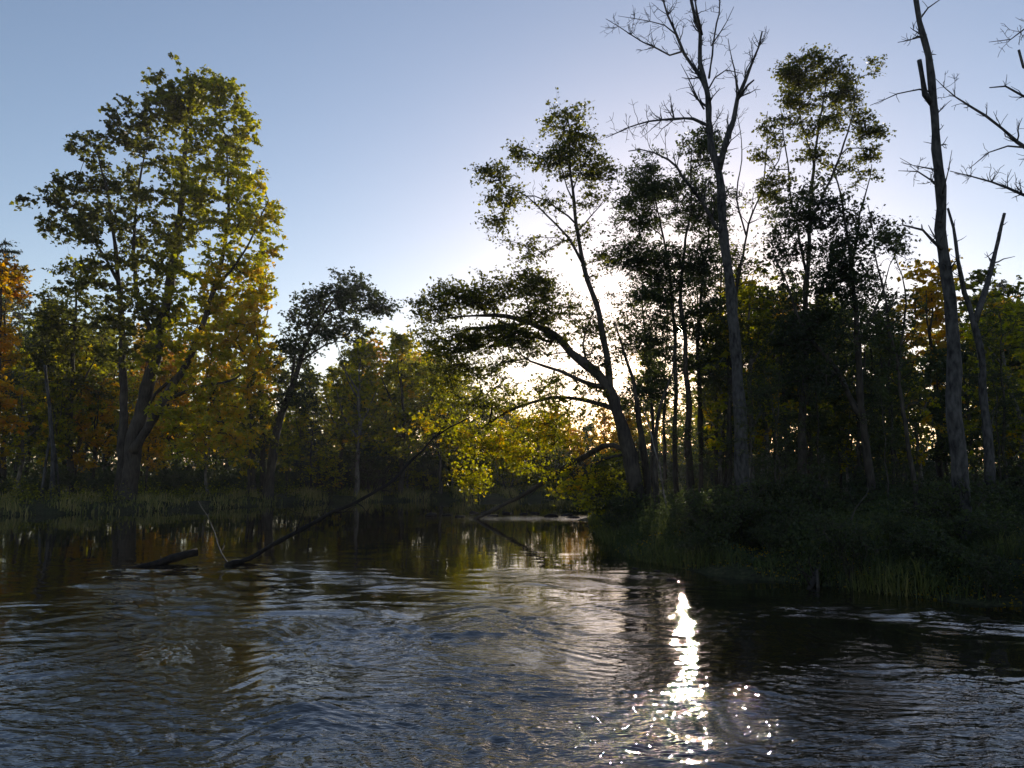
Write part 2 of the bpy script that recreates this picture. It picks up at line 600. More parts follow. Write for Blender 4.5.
# ================================================================== the river surface
m, t, b = new_mat('river_water')
N, L = t.nodes, t.links
b.inputs['Base Color'].default_value = (0.012, 0.009, 0.005, 1)
b.inputs['Roughness'].default_value = 0.02
b.inputs['IOR'].default_value = 2.15
b.inputs['Specular IOR Level'].default_value = 0.5
tc = N.new('ShaderNodeTexCoord')
mp = N.new('ShaderNodeMapping'); mp.inputs['Scale'].default_value = (0.36, 1.0, 1.0); mp.inputs['Rotation'].default_value = (0, 0, radians(-8))
L.new(tc.outputs['Object'], mp.inputs['Vector'])
n1 = N.new('ShaderNodeTexNoise'); n1.inputs['Scale'].default_value = 8.0; n1.inputs['Detail'].default_value = 3.0; n1.inputs['Distortion'].default_value = 0.6
n2 = N.new('ShaderNodeTexNoise'); n2.inputs['Scale'].default_value = 26.0; n2.inputs['Detail'].default_value = 1; n2.inputs['Distortion'].default_value = 0.4
for n_ in (n1, n2): L.new(mp.outputs[0], n_.inputs['Vector'])
at = N.new('ShaderNodeAttribute'); at.attribute_name = 'ripple'
b1 = N.new('ShaderNodeBump'); b1.inputs['Distance'].default_value = 0.032
b2 = N.new('ShaderNodeBump'); b2.inputs['Distance'].default_value = 0.010
s1 = N.new('ShaderNodeMath'); s1.operation = 'MULTIPLY'; s1.inputs[1].default_value = 0.8
L.new(at.outputs['Fac'], s1.inputs[0])
L.new(s1.outputs[0], b1.inputs['Strength']); L.new(s1.outputs[0], b2.inputs['Strength'])
L.new(n1.outputs['Fac'], b1.inputs['Height']); L.new(n2.outputs['Fac'], b2.inputs['Height'])
L.new(b1.outputs[0], b2.inputs['Normal']); L.new(b2.outputs[0], b.inputs['Normal'])
M_WATER = m

_lowA, _lowB = wobble(21, 14, 1.5, 6), wobble(22, 14, 3.0, 12)


def ripple_amount(p):
    """how rough the surface is: 1 in the fast near water, small in the smooth reach beyond the log"""
    X, Y = p[:, 0], p[:, 1]
    fr = Y > 1
    u = np.where(fr, 512 + F * X / np.maximum(Y, 1), 512)
    yb = np.interp(u, [-200, 0, 120, 200, 250, 350, 450, 520, 600, 680, 800, 1024, 1200],
                   [600, 588, 569, 562, 560, 566, 582, 580, 590, 580, 600, 635, 640])
    Yb = 1540 / (yb - 470)
    d = (Yb - Y) + 0.5 * _lowA(p)
    near = 1 / (1 + np.exp(-d / (0.35 + 0.06 * Yb)))
    base = 0.11 + 0.03 * np.clip(_lowA(p), -1, 1)
    rif = np.exp(-((Y - 32.5 - 0.03 * X) / 1.6) ** 2) * (1 / (1 + np.exp(-(X + 5) / 1.0)))
    rif += 0.9 * np.exp(-(((X - 3.0) / 0.9) ** 2 + ((Y - 15.6) / 1.6) ** 2))
    nearv = 0.80 + 0.45 * np.clip(0.8 * _lowA(p) + 0.5 * _lowB(p), -1.3, 1.4)
    return np.where(fr, np.clip(base + near * (nearv - base) + 0.8 * rif, 0.05, 1.6), 0.8)


def water_h(p):
    p = np.atleast_2d(p)
    X, Y = p[:, 0], p[:, 1]
    D = np.hypot(X, Y)
    r = np.random.default_rng(99)
    warp = 0.25 * wobble(31, 12, 1.2, 5)(p)
    warp2 = 0.25 * wobble(32, 12, 1.2, 5)(p)
    cell = np.clip(D * D / 1540 * 0.6, 0.01, 5)
    h = np.zeros(len(p))
    nW = 64
    for i in range(nW):
        lam = math.exp(r.uniform(math.log(0.08), math.log(0.95)))
        th = r.normal() * (0.42 + 0.6 * (lam < 0.3)) + 0.10
        k = 2 * pi / lam
        kx, ky = k * math.sin(th), k * math.cos(th)
        slope = 0.0195 * (1.0 if lam < 0.35 else 0.6) * (1 + 1.0 * np.clip((D - 6) / 7, 0, 1) * (lam > 0.22)) * (1 + (0.5 if lam < 0.25 else (-0.45 if lam > 0.35 else 0)) * np.clip((12 - D) / 5, 0, 1))
        ph = r.uniform(0, 2 * pi)
        fade = np.clip((lam / np.maximum(cell, 1e-3) - 3.0) / 3.0, 0, 1)
        s_ = np.sin(kx * (X + warp) + ky * (Y + warp2) + ph)
        h += fade * slope / k * (s_ + 0.25 * np.sin(2 * (kx * (X + warp) + ky * (Y + warp2) + ph)))
    h *= RA
    # long slick streaks and boils
    h += 0.0035 * RA * wobble(41, 18, 0.8, 2.6)(p)
    # wake fanning down from the stranded log and limb
    for (wx, wy, lx) in ((-6.9, 16.6, 1.0), (-5.7, 17.0, 0.7)):
        dy = wy - Y; dx = X - wx
        arm = np.abs(dx - 0.12 * dy) - 0.42 * dy
        h += 0.02 * np.exp(-(arm / 0.22) ** 2) * np.exp(-np.clip(dy, 0, 50) / 3.5) * (dy > 0) * np.sin(dy * 9)
    # boil over a stone just under the surface
    h += 0.085 * np.exp(-(((X + 1.75) / 0.36) ** 2 + ((Y - 6.62) / 0.20) ** 2))
    h += 0.012 * np.exp(-(((X + 1.7) / 0.8) ** 2)) * np.sin((Y - 6.6) * 22) * np.exp(-np.abs(Y - 6.2) / 0.5)
    return h


ys = np.arange(815, 486.0, -0.6)
rad_w = np.concatenate([np.linspace(0.3, 4.4, 30), 1540 / (ys - 470), np.geomspace(100, 260, 12)])
ang_w = angle_set(46, 820, 70)
_A, _R = np.meshgrid(ang_w, rad_w)
_p = np.stack([(_R * np.sin(_A)).ravel(), (_R * np.cos(_A)).ravel()], 1)
RA = ripple_amount(_p)
wo = polar_sheet('river_water', rad_w, ang_w, water_h, M_WATER)
at_ = wo.data.attributes.new('ripple', 'FLOAT', 'POINT')
_D = np.hypot(_p[:, 0], _p[:, 1])
_rif = np.exp(-((_p[:, 1] - 32.5 - 0.03 * _p[:, 0]) / 2.0) ** 2) / (1 + np.exp(-(_p[:, 0] + 4) / 1.0))
at_.data.foreach_set('value', np.maximum(RA * np.clip(7.0 / _D, 0.1, 1.0) ** 1.5, 0.5 * _rif).astype(np.float32))
tag(wo, kind='structure')

# ================================================================== the trees that stand out
def yellow_right(c):          # big maple: autumn yellow plus painted sunlight on its river side, darker inland
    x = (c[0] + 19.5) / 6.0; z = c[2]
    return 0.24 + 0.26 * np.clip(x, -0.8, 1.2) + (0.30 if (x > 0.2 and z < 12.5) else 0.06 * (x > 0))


photo_tree('maple_tree', 'tallest broad maple on the left bank, green crown with autumn yellow and painted sunlight on its river side', 41.0, [
    ([(128, 487, 0), (137, 430, 0), (157, 350, 0), (172, 270, 0.3), (182, 200, 0.5), (186, 130, 0.2), (193, 75, 0)], 0.40, 0.03),
    ([(122, 490, 0.5), (123, 400, 0.6), (121, 320, 0.8), (116, 250, 0.9), (106, 190, 1.0), (98, 150, 1.0)], 0.24, 0.03, dict(ground=True)),
    ([(133, 452, -0.3), (163, 402, -0.6), (193, 350, -0.9), (213, 290, -1.0), (228, 220, -0.8), (226, 140, -0.5)], 0.22, 0.03),
    ([(158, 350, 0.2), (140, 300, 0.6), (133, 250, 0.9), (140, 180, 1.2), (150, 120, 1.3)], 0.13, 0.02),
    ([(165, 400, -0.6), (198, 387, -1.6), (236, 378, -2.4), (262, 350, -2.8)], 0.10, 0.02),
    ([(120, 285, 0.8), (88, 232, 0.4), (52, 205, 0.2)], 0.09, 0.02),
    ([(213, 290, -1.0), (245, 250, -1.4), (268, 200, -1.6)], 0.09, 0.02),
    ([(140, 440, 0.2), (150, 400, 1.2), (180, 370, 2.2), (200, 320, 2.6)], 0.13, 0.03)],
    [(188, 90, 40, 34, 0, 2.2, 73), (158, 128, 46, 40, 0.5, 2.6, 78), (222, 122, 34, 42, -0.4, 2.4, 73), (212, 185, 50, 60, -0.5, 3.0, 117),
     (108, 165, 34, 40, 0.9, 2.4, 56), (66, 208, 36, 34, 0.4, 2.0, 53), (104, 240, 40, 42, 0.8, 2.6, 61), (165, 215, 45, 55, 0.6, 2.8, 75),
     (252, 215, 30, 50, -1.2, 2.2, 53), (170, 285, 52, 42, 0.3, 3.0, 80), (232, 280, 38, 50, -1.2, 2.6, 80), (242, 345, 30, 50, -2.0, 2.0, 56),
     (195, 350, 55, 42, -0.6, 3.0, 90), (140, 330, 46, 42, 0.5, 2.8, 61), (205, 405, 48, 36, -1.4, 2.4, 56), (235, 428, 28, 36, -2.4, 1.6, 26),
     (105, 300, 36, 40, 0.8, 2.6, 36), (205, 445, 40, 20, -1.6, 1.6, 19)],
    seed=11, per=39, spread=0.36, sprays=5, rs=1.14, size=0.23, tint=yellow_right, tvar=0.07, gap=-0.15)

photo_tree('leaning_tree', 'dark green tree leaning right over the bank, between the big maple and the open reach', 46.0, [
    ([(267, 487, 0), (277, 430, 0), (292, 385, 0), (306, 345, 0), (325, 312, 0), (342, 285, 0)], 0.27, 0.03),
    ([(292, 385, 0), (296, 340, 0.6), (300, 310, 1.0)], 0.10, 0.02),
    ([(325, 312, 0), (355, 302, -0.4), (385, 300, -0.8)], 0.08, 0.015),
    ([(300, 362, 0), (325, 345, -0.5), (345, 340, -1)], 0.06, 0.015)],
    [(340, 293, 34, 22, 0, 1.8, 58), (308, 325, 28, 36, 0.3, 2.0, 66), (372, 303, 22, 15, -0.7, 1.4, 30), (290, 360, 20, 30, 0.3, 1.6, 30),
     (340, 330, 26, 18, -0.5, 1.6, 27), (296, 400, 20, 20, 0, 1.4, 15)],
    seed=12, per=36, spread=0.42, sprays=7, rs=1.2, size=0.2, leafm=M_LEAFDK, tint=lambda c: 0.3, tvar=0.12, gap=-0.4)

photo_tree('slender_tree', 'twin straight trunks with yellow leaves, tight beside the foot of the dark leaning tree', 47.5, [
    ([(252, 487, 0), (252, 430, 0), (249, 380, 0), (254, 320, 0), (262, 270, 0)], 0.19, 0.03),
    ([(262, 487, 0.4), (262, 420, 0.4), (258, 360, 0.6), (268, 310, 0.8)], 0.14, 0.03, dict(ground=True))],
    [(258, 300, 18, 40, 0, 1.4, 36), (262, 355, 20, 30, 0.3, 1.6, 30), (246, 462, 14, 10, -1.0, 0.8, 8), (268, 262, 14, 26, 0.5, 1.2, 18)],
    seed=13, per=32, spread=0.36, rs=1.2, size=0.25, tint=lambda c: 0.72, tvar=0.12, gap=-0.3)

photo_tree('bushy_tree', 'mid green tree with a pointed top standing left of the big maple', 46.0, [
    ([(72, 487, 0), (70, 420, 0), (74, 350, 0), (76, 290, 0), (76, 258, 0)], 0.20, 0.03),
    ([(70, 420, 0), (50, 370, 0), (40, 330, 0)], 0.09, 0.02), ([(71, 400, 0), (95, 360, 0.6), (104, 330, 1)], 0.08, 0.02)],
    [(76, 272, 14, 20, 0, 1.4, 24), (68, 315, 34, 28, 0, 2.2, 72), (46, 345, 26, 34, 0, 2.0, 48), (94, 345, 26, 34, 0.3, 2.2, 48), (72, 385, 44, 34, 0.3, 2.4, 62)],
    seed=14, per=30, spread=0.42, size=0.22, tint=lambda c: 0.33, tvar=0.14, gap=-0.35)

photo_tree('orange_tree', 'orange and yellow tree cut by the left edge of the view', 41.0, [
    ([(-4, 487, 0), (-3, 400, 0), (0, 330, 0), (2, 262, 0)], 0.2, 0.03), ([(-3, 400, 0), (-25, 350, 0), (-35, 310, 0)], 0.08, 0.02)],
    [(2, 290, 18, 32, 0, 1.6, 42), (-8, 340, 28, 34, 0, 2, 50), (-5, 410, 26, 30, 0, 2, 34), (-45, 350, 30, 60, 0, 2, 50)],
    seed=15, per=30, spread=0.4, size=0.23, leafm=M_LEAFOR, tint=lambda c: 0.55, tvar=0.18, gap=-0.35)

photo_tree('spruce_tree', 'thin dark spire of a conifer rising above the orange tree at the left edge', 50.0, [
    ([(4, 487, 0), (4, 380, 0), (5, 300, 0), (5, 238, 0)], 0.18, 0.02)],
    [(5, 256, 10, 16, 0, 0.9, 26), (5, 285, 18, 20, 0, 1.4, 36), (5, 320, 26, 25, 0, 1.8, 40), (6, 370, 32, 40, 0, 2.2, 50)],
    seed=16, per=26, spread=0.3, size=0.18, leafm=M_NEEDLE, tint=lambda c: 0.5, flat=0.25, gap=-0.6, sag=-0.05, up_pen=0.0, aspect=0.5)

photo_tree('dead_stub', 'pale broken dead trunk with splayed feet at the left bank, left of the big maple', 40.5, [
    ([(56, 487, 0), (52, 440, 0), (49, 400, 0), (45, 365, 0)], 0.14, 0.07, dict(twig=(5, 0.3, 0.9, 1))),
    ([(42, 488, -0.3), (47, 455, -0.1), (51, 430, 0)], 0.07, 0.06, dict(ground=True, flare=0)),
    ([(62, 488, 0.3), (56, 455, 0.1), (52, 430, 0)], 0.06, 0.05, dict(ground=True, flare=0))],
    [], seed=17, bark=M_SNAG)


def tip_tint(c):              # backlight painted as yellow-green into the low river limbs, shade into the top
    if c[0] > 2.6 and c[2] < 3.5: return 0.36
    return 0.58 if c[2] < 4.2 else (0.32 if c[2] < 5.2 else 0.1)


OV = [
    ([(641, 512, 0), (630, 455, 0), (617, 415, 0), (606, 385, 0), (588, 366, 0), (571, 352, 0.1), (556, 336, 0.2), (530, 322, 0.4), (495, 315, 0.6), (450, 318, 0.8)], 0.30, 0.03),
    ([(611, 400, 0), (604, 340, 0), (597, 305, 0), (584, 266, 0), (577, 229, 0), (573, 190, 0), (571, 145, 0), (567, 110, 0)], 0.13, 0.015),
    ([(582, 262, 0), (569, 237, -0.3), (546, 214, -0.6), (526, 196, -0.8), (505, 188, -1)], 0.05, 0.012),
    ([(575, 223, 0), (560, 209, -0.3), (536, 195, -0.6), (512, 200, -0.8)], 0.035, 0.01),
    ([(577, 232, 0), (590, 215, 0.3), (606, 196, 0.6)], 0.03, 0.01),
    ([(573, 190, 0), (585, 165, 0.4), (597, 150, 0.6)], 0.03, 0.01),
    ([(573, 200, 0), (562, 165, -0.3), (552, 140, -0.5)], 0.03, 0.01),
    ([(652, 514, 0.6), (643, 450, 0.6), (634, 395, 0.6), (632, 375, 0.6), (621, 348, 0.8), (615, 322, 1)], 0.16, 0.02, dict(ground=True)),
    ([(660, 512, -0.5), (654, 455, -0.3), (660, 410, -0.2), (672, 372, 0), (676, 345, 0)], 0.10, 0.02, dict(ground=True)),
    ([(606, 387, 0), (585, 384, -0.2), (560, 372, -0.5), (532, 360, -0.8), (508, 345, -1)], 0.09, 0.015),
    ([(616, 410, 0), (585, 400, 0.8), (550, 397, 1.6), (515, 408, 2.2), (478, 430, 2.6), (455, 450, 3)], 0.10, 0.015),
    ([(628, 452, 0), (604, 447, 1.2), (566, 466, 3.0), (522, 494, 4.8), (474, 520, 6.0)], 0.10, 0.075, dict(attach=False)),
    ([(622, 455, 0), (600, 460, 0.4), (575, 480, 0.8), (550, 500, 1.4)], 0.06, 0.02),
    ([(560, 397, 1.5), (556, 430, 1.6), (552, 458, 1.7)], 0.03, 0.01),
    ([(590, 368, 0), (583, 345, 0.4), (590, 320, 0.6), (600, 300, 0.6)], 0.05, 0.01)]
photo_tree('overhanging_tree', 'many-stemmed tree overhanging the river, dark high crown above glowing yellow-green low limbs', 26.0, OV,
    [(570, 125, 26, 22, 0, 1.0, 41), (580, 155, 28, 18, 0.2, 1.0, 48), (558, 165, 24, 16, 0, 1.0, 34), (600, 175, 20, 14, 0.4, 0.8, 25),
     (497, 178, 22, 9, -0.8, 0.8, 23), (520, 158, 7, 14, -0.8, 0.5, 11), (510, 200, 20, 12, -0.8, 0.8, 20), (497, 222, 12, 10, -0.8, 0.5, 11),
     (550, 205, 14, 6, -0.4, 0.5, 7), (592, 202, 14, 5, 0.3, 0.5, 8), (560, 240, 16, 6, -0.2, 0.5, 5), (530, 252, 26, 8, 0, 0.7, 12), (505, 240, 12, 6, -.5, .5, 5),
     (528, 282, 26, 16, 0.4, 1.0, 41), (430, 335, 14, 22, 0.9, 0.8, 20), (447, 365, 20, 26, 1.0, 1.0, 33), (500, 350, 40, 18, 0.6, 1.2, 38), (545, 300, 20, 22, 0.4, 1.0, 29), (575, 300, 18, 22, 0.6, 0.9, 13), (590, 345, 22, 26, 0.8, 1.0, 17), (560, 385, 30, 14, 1.0, 1.0, 15), (490, 298, 34, 22, 0.5, 1.2, 80), (450, 302, 26, 20, 0.6, 1.1, 51), (426, 308, 12, 14, 0.7, 0.8, 19),
     (540, 312, 24, 22, 0.3, 1.1, 44), (500, 335, 38, 16, 0.3, 1.2, 67), (458, 345, 26, 20, 0.6, 1.1, 44), (445, 380, 22, 20, 1.4, 1.0, 23),
     (480, 368, 30, 16, 1.0, 1.1, 29), (500, 400, 38, 18, 2.0, 1.2, 41), (475, 438, 28, 22, 2.6, 1.2, 41), (520, 440, 34, 24, 2.0, 1.4, 48),
     (472, 480, 18, 18, 3.0, 0.9, 25), (560, 425, 32, 22, 1.6, 1.2, 34), (565, 480, 30, 20, 0.6, 1.2, 18), (600, 478, 28, 24, 0.2, 1.2, 38), (520, 470, 26, 10, 2.4, 1.0, 5),
     (605, 505, 26, 16, -0.3, 1.0, 32), (612, 535, 14, 10, -1.2, 0.6, 12), (560, 345, 26, 14, 0.5, 1.0, 14), (600, 368, 18, 16, 0.4, 0.9, 10), (590, 395, 30, 12, 0.8, 1.0, 14), (545, 400, 34, 14, 1.4, 1.2, 20), (540, 345, 22, 16, 0.4, 1.0, 12), (600, 265, 16, 16, 0.3, 0.7, 8), (585, 232, 16, 8, 0.2, 0.6, 6), (500, 460, 30, 18, 2.4, 1.2, 20), (545, 445, 40, 20, 1.6, 1.4, 26), (590, 330, 20, 24, 0.6, 1.0, 15), (425, 425, 22, 16, 2.6, 1.0, 12), (455, 410, 26, 18, 2.2, 1.2, 18), (625, 330, 16, 26, 0.8, 1.0, 19)],
    seed=21, per=30, spread=0.30, sprays=6, twig=(7, 0.3, 0.9, 2, 0.3), size=0.11, tint=tip_tint, tvar=0.13, gap=-0.5, flat=0.55, r_tip=0.006, glen=(0.8, 2.5))

photo_tree('fine_leaved_tree', 'fine-leaved tree with thin paired trunks before the low sun, left of the forked snag', 31.0, [
    ([(690, 500, 0), (688, 420, 0), (684, 340, 0), (682, 270, 0), (690, 210, 0), (692, 150, 0)], 0.16, 0.02),
    ([(676, 500, 0.5), (676, 420, 0.5), (675, 340, 0.5), (668, 260, 0.5), (655, 200, 0.5), (648, 165, 0.5)], 0.12, 0.02, dict(ground=True)),
    ([(700, 502, 1), (700, 420, 1), (698, 330, 1), (705, 260, 1), (712, 190, 1)], 0.11, 0.02, dict(ground=True)),
    ([(676, 300, 0.5), (650, 275, 0.3), (625, 265, 0)], 0.05, 0.012)],
    [(660, 178, 36, 26, 0.3, 2.0, 81), (695, 155, 26, 18, 0, 1.6, 40), (640, 215, 30, 24, 0.4, 1.8, 63), (685, 210, 34, 26, 0.2, 2.0, 63), (712, 200, 20, 40, 1, 1.4, 37),
     (632, 258, 34, 14, 0.3, 1.6, 49), (665, 268, 40, 22, 0.4, 2.0, 72), (708, 262, 26, 26, 0.6, 1.8, 49), (640, 300, 30, 20, 0.3, 1.6, 31), (708, 320, 22, 34, 0.8, 1.6, 43),
     (645, 345, 20, 26, 0.5, 1.6, 20), (700, 372, 26, 26, 0.8, 1.8, 31), (678, 300, 30, 30, 0.4, 1.8, 34), (655, 340, 34, 30, 0.4, 1.8, 30), (690, 350, 34, 30, 0.6, 1.8, 28), (665, 385, 36, 22, 0.4, 1.8, 24), (682, 432, 24, 16, 0.2, 1.6, 9), (640, 395, 24, 20, 0.6, 1.6, 17)],
    seed=22, per=54, spread=0.34, sprays=8, size=0.11, leafm=M_LEAFDK, tint=lambda c: 0.35, tvar=0.12, gap=-0.4, r_tip=0.006)

photo_tree('bare_limbed_tree', 'slender tree with nearly leafless upswept limbs just right of the grey forked snag', 30.0, [
    ([(728, 500, 0), (731, 400, 0), (736, 300, 0), (746, 235, 0), (762, 187, 0), (766, 150, 0), (768, 112, 0)], 0.11, 0.012, dict(twig=(16, 0.6, 1.8, 2))),
    ([(746, 235, 0), (738, 200, 0.2), (742, 150, 0.3), (736, 110, 0.4)], 0.04, 0.01, dict(twig=(9, 0.5, 1.4, 2))),
    ([(762, 187, 0), (778, 160, 0.2), (785, 120, 0.3)], 0.03, 0.008, dict(twig=(7, 0.5, 1.2, 2)))],
    [(760, 215, 24, 30, 0, 1.4, 16), (750, 260, 26, 26, 0, 1.4, 20), (748, 330, 26, 40, 0, 1.6, 36)],
    seed=23, per=14, spread=0.3, size=0.12, tint=lambda c: 0.38, gap=-0.5, r_tip=0.006)

photo_tree('layered_tree', 'tall green tree whose flat-topped leafy crown tops the right-hand wood', 28.0, [
    ([(800, 505, 0), (803, 400, 0), (807, 300, 0), (810, 220, 0), (814, 160, 0), (822, 100, 0), (828, 70, 0)], 0.16, 0.02),
    ([(808, 285, 0), (795, 210, 0.4), (786, 150, 0.6), (780, 100, 0.6)], 0.06, 0.012),
    ([(810, 225, 0), (835, 170, -0.4), (850, 120, -0.6), (858, 85, -0.6)], 0.06, 0.012),
    ([(814, 165, 0), (800, 120, 0.4), (798, 80, 0.4)], 0.04, 0.01)],
    [(825, 72, 40, 12, 0, 1.4, 57), (800, 64, 34, 9, 0.4, 1.2, 26), (775, 105, 16, 16, 0.6, 1.0, 15), (862, 75, 14, 14, -0.5, 0.9, 13), (783, 84, 20, 14, 0.5, 1.0, 31), (800, 100, 30, 16, 0.3, 1.2, 34), (850, 96, 26, 16, -0.5, 1.2, 40), (866, 124, 18, 12, -0.6, 1.0, 22),
     (888, 128, 12, 6, -0.6, 0.8, 8), (840, 165, 24, 16, -0.2, 1.0, 12), (868, 178, 16, 12, -0.4, 0.9, 8), (850, 120, 26, 14, -0.4, 1.0, 14), (812, 128, 22, 12, 0.2, 1.0, 10), (765, 150, 12, 14, 0.6, 0.8, 8), (768, 200, 16, 14, 0.6, 0.9, 10), (765, 88, 10, 8, 0.6, 0.8, 8), (770, 125, 12, 10, 0.5, 0.9, 9), (878, 150, 16, 8, -0.8, 0.8, 14), (785, 130, 18, 14, 0.5, 1.0, 14), (820, 140, 30, 18, 0, 1.2, 18), (778, 190, 22, 12, 0.5, 1.0, 25), (800, 168, 24, 14, 0.3, 1.0, 15)],
    seed=24, per=34, spread=0.27, size=0.105, tint=lambda c: 0.34, tvar=0.1, gap=-0.4, flat=0.22, sprays=7, r_tip=0.006)

photo_tree('dense_tree', 'dense blackish tree with a bent trunk below the flat-topped crown, left of the tall snag', 25.0, [
    ([(872, 518, 0), (864, 430, 0), (857, 340, 0), (852, 260, 0), (841, 205, 0), (832, 160, 0)], 0.15, 0.02),
    ([(852, 262, 0), (862, 215, 0.2), (872, 165, 0.3)], 0.05, 0.012, dict(twig=(4, 0.3, 0.8, 1))),
    ([(862, 420, 0), (835, 370, 0.4), (805, 330, 0.6), (785, 280, 0.8)], 0.10, 0.02),
    ([(857, 345, 0), (880, 300, -0.2), (890, 265, -0.3)], 0.06, 0.015)],
    [(815, 205, 34, 24, 0.3, 1.6, 56), (846, 228, 36, 28, 0, 1.6, 58), (790, 240, 30, 28, 0.6, 1.6, 45), (815, 275, 40, 30, 0.5, 1.8, 62), (862, 285, 34, 30, 0, 1.6, 45),
     (785, 315, 34, 36, 0.8, 1.8, 58), (830, 340, 40, 34, 0.4, 1.8, 49), (800, 390, 44, 34, 0.6, 1.8, 45), (888, 250, 14, 30, -0.3, 1.0, 12)],
    seed=25, per=34, spread=0.32, sprays=7, size=0.11, leafm=M_LEAFDK, tint=lambda c: 0.2, tvar=0.08, gap=0.0, r_tip=0.006)

photo_tree('slanting_tree', 'thin slanting tree with small scattered leaves between the dense tree and the tall snag', 23.0, [
    ([(918, 522, 0), (908, 440, 0), (897, 370, 0), (884, 300, 0), (874, 240, 0), (868, 205, 0)], 0.08, 0.012, dict(twig=(12, 0.4, 1.1, 2))),
    ([(897, 370, 0), (905, 320, 0.2), (900, 275, 0.3), (890, 240, 0.4)], 0.04, 0.01, dict(twig=(8, 0.4, 0.9, 2)))],
    [(885, 260, 20, 32, 0, 1.0, 26), (905, 305, 20, 26, 0.2, 1.0, 20), (885, 340, 26, 36, 0, 1.2, 30), (915, 380, 24, 30, 0, 1.2, 26)],
    seed=26, per=20, spread=0.24, size=0.10, leafm=M_LEAFDK, tint=lambda c: 0.4, gap=-0.3, r_tip=0.005)

for k_, (x0_, x1_, top_, Y_, lab_) in enumerate([
        (652, 640, 232, 36.0, 'airy fine-leaved tree directly behind the right stem of the overhanging tree'),
        (716, 722, 215, 35.0, 'airy fine-leaved tree hidden partly behind the trunk of the forked snag'),
        (664, 668, 262, 39.0, 'airy fine-leaved tree just left of the low sun'),
        (701, 697, 245, 38.0, 'airy fine-leaved tree just right of the low sun')]):
    photo_tree('airy_tree', lab_, Y_, [([(x0_, 500, 0), (x0_, 420, 0), ((x0_ + x1_) / 2, 340, 0), (x1_, top_ + 30, 0), (x1_, top_, 0)], 0.11, 0.015)],
               [(x1_, top_ + 25, 16, 22, 0, 1.4, 20), (x1_ + 4, top_ + 65, 22, 26, 0, 1.6, 26), (x1_ - 4, top_ + 110, 24, 26, 0, 1.6, 26), (x0_, top_ + 150, 22, 20, 0, 1.6, 18)],
               seed=240 + k_, per=34, spread=0.36, sprays=7, size=0.11, leafm=M_LEAFDK, tint=lambda c: 0.5, gap=-0.4, r_tip=0.006)

# the snags
photo_tree('dead_snag', 'tall forked leafless grey snag, its many branches spread against the sky', 22.0, [
    ([(746, 520, 0), (742, 440, 0), (736, 350, 0), (730, 285, 0), (724, 235, 0), (719, 175, 0), (711, 150, 0), (708, 94, 0), (700, 62, 0), (701, 31, 0), (692, 2, 0), (686, -45, 0), (682, -80, 0)], 0.22, 0.015, dict(twig=(16, 0.4, 1.3, 2, 0.62))),
    ([(719, 170, 0), (733, 120, -0.3), (737, 98, -0.4), (752, 62, -0.6), (761, 31, -0.7)], 0.10, 0.022, dict(twig=(13, 0.3, 1.0, 2))),
    ([(737, 100, -0.4), (748, 85, -0.6), (754, 80, -0.8)], 0.05, 0.03),
    ([(737, 98, -.4), (736, 78, -.2), (733, 60, 0), (728, 38, .2)], 0.03, 0.01, dict(twig=(6, 0.2, 0.6, 1))),
    ([(707, 92, 0), (697, 72, 0.3), (684, 52, 0.6), (672, 30, 0.8), (665, 15, 0.9), (662, -12, 1)], 0.065, 0.02, dict(twig=(12, 0.3, 1.0, 2))),
    ([(684, 51, 0.6), (670, 55, 0.4), (655, 46, 0.2), (631, 34, 0), (606, 19, -0.2)], 0.035, 0.008, dict(twig=(14, 0.3, 0.9, 2))),
    ([(678, 36, 0.7), (664, 26, 0.9), (650, 22, 1.0), (618, 15, 1.2)], 0.025, 0.006, dict(twig=(11, 0.3, 0.8, 2))),
    ([(709, 126, 0), (695, 119, -0.4), (675, 119, -0.7), (650, 121, -1.0), (628, 128, -1.2), (606, 137, -1.4)], 0.05, 0.008, dict(twig=(18, 0.3, 1.0, 2))),
    ([(704, 109, 0), (694, 88, 0.5), (681, 64, 0.9)], 0.03, 0.008, dict(twig=(5, 0.2, 0.6, 1))),
    ([(708, 90, 0), (715, 77, -0.3), (726, 70, -0.5), (742, 74, -0.7)], 0.028, 0.008, dict(twig=(5, 0.2, 0.6, 2))),
    ([(709, 78, 0), (711, 45, 0.4), (718, 15, 0.6), (722, -20, 0.8)], 0.035, 0.012, dict(twig=(10, 0.3, 0.8, 2))),
    ([(711, 46, 0.4), (722, 32, 0.2), (734, 6, 0)], 0.022, 0.007, dict(twig=(5, 0.2, 0.6, 1))),
    ([(702, 35, 0), (696, 15, -.4), (690, -25, -.6)], 0.04, 0.012, dict(twig=(6, 0.3, 0.8, 2))),
    ([(724, 235, 0), (716, 228, -0.2), (703, 206, -0.6), (680, 178, -1.2), (666, 159, -1.5), (640, 150, -1.9), (628, 151, -2)], 0.075, 0.012, dict(twig=(12, 0.4, 1.2, 2))),
    ([(712, 145, 0), (714, 125, 0.4), (722, 110, .7)], 0.03, 0.01, dict(twig=(8, 0.2, 0.6, 2)))],
    [], seed=31, bark=M_SNAG)

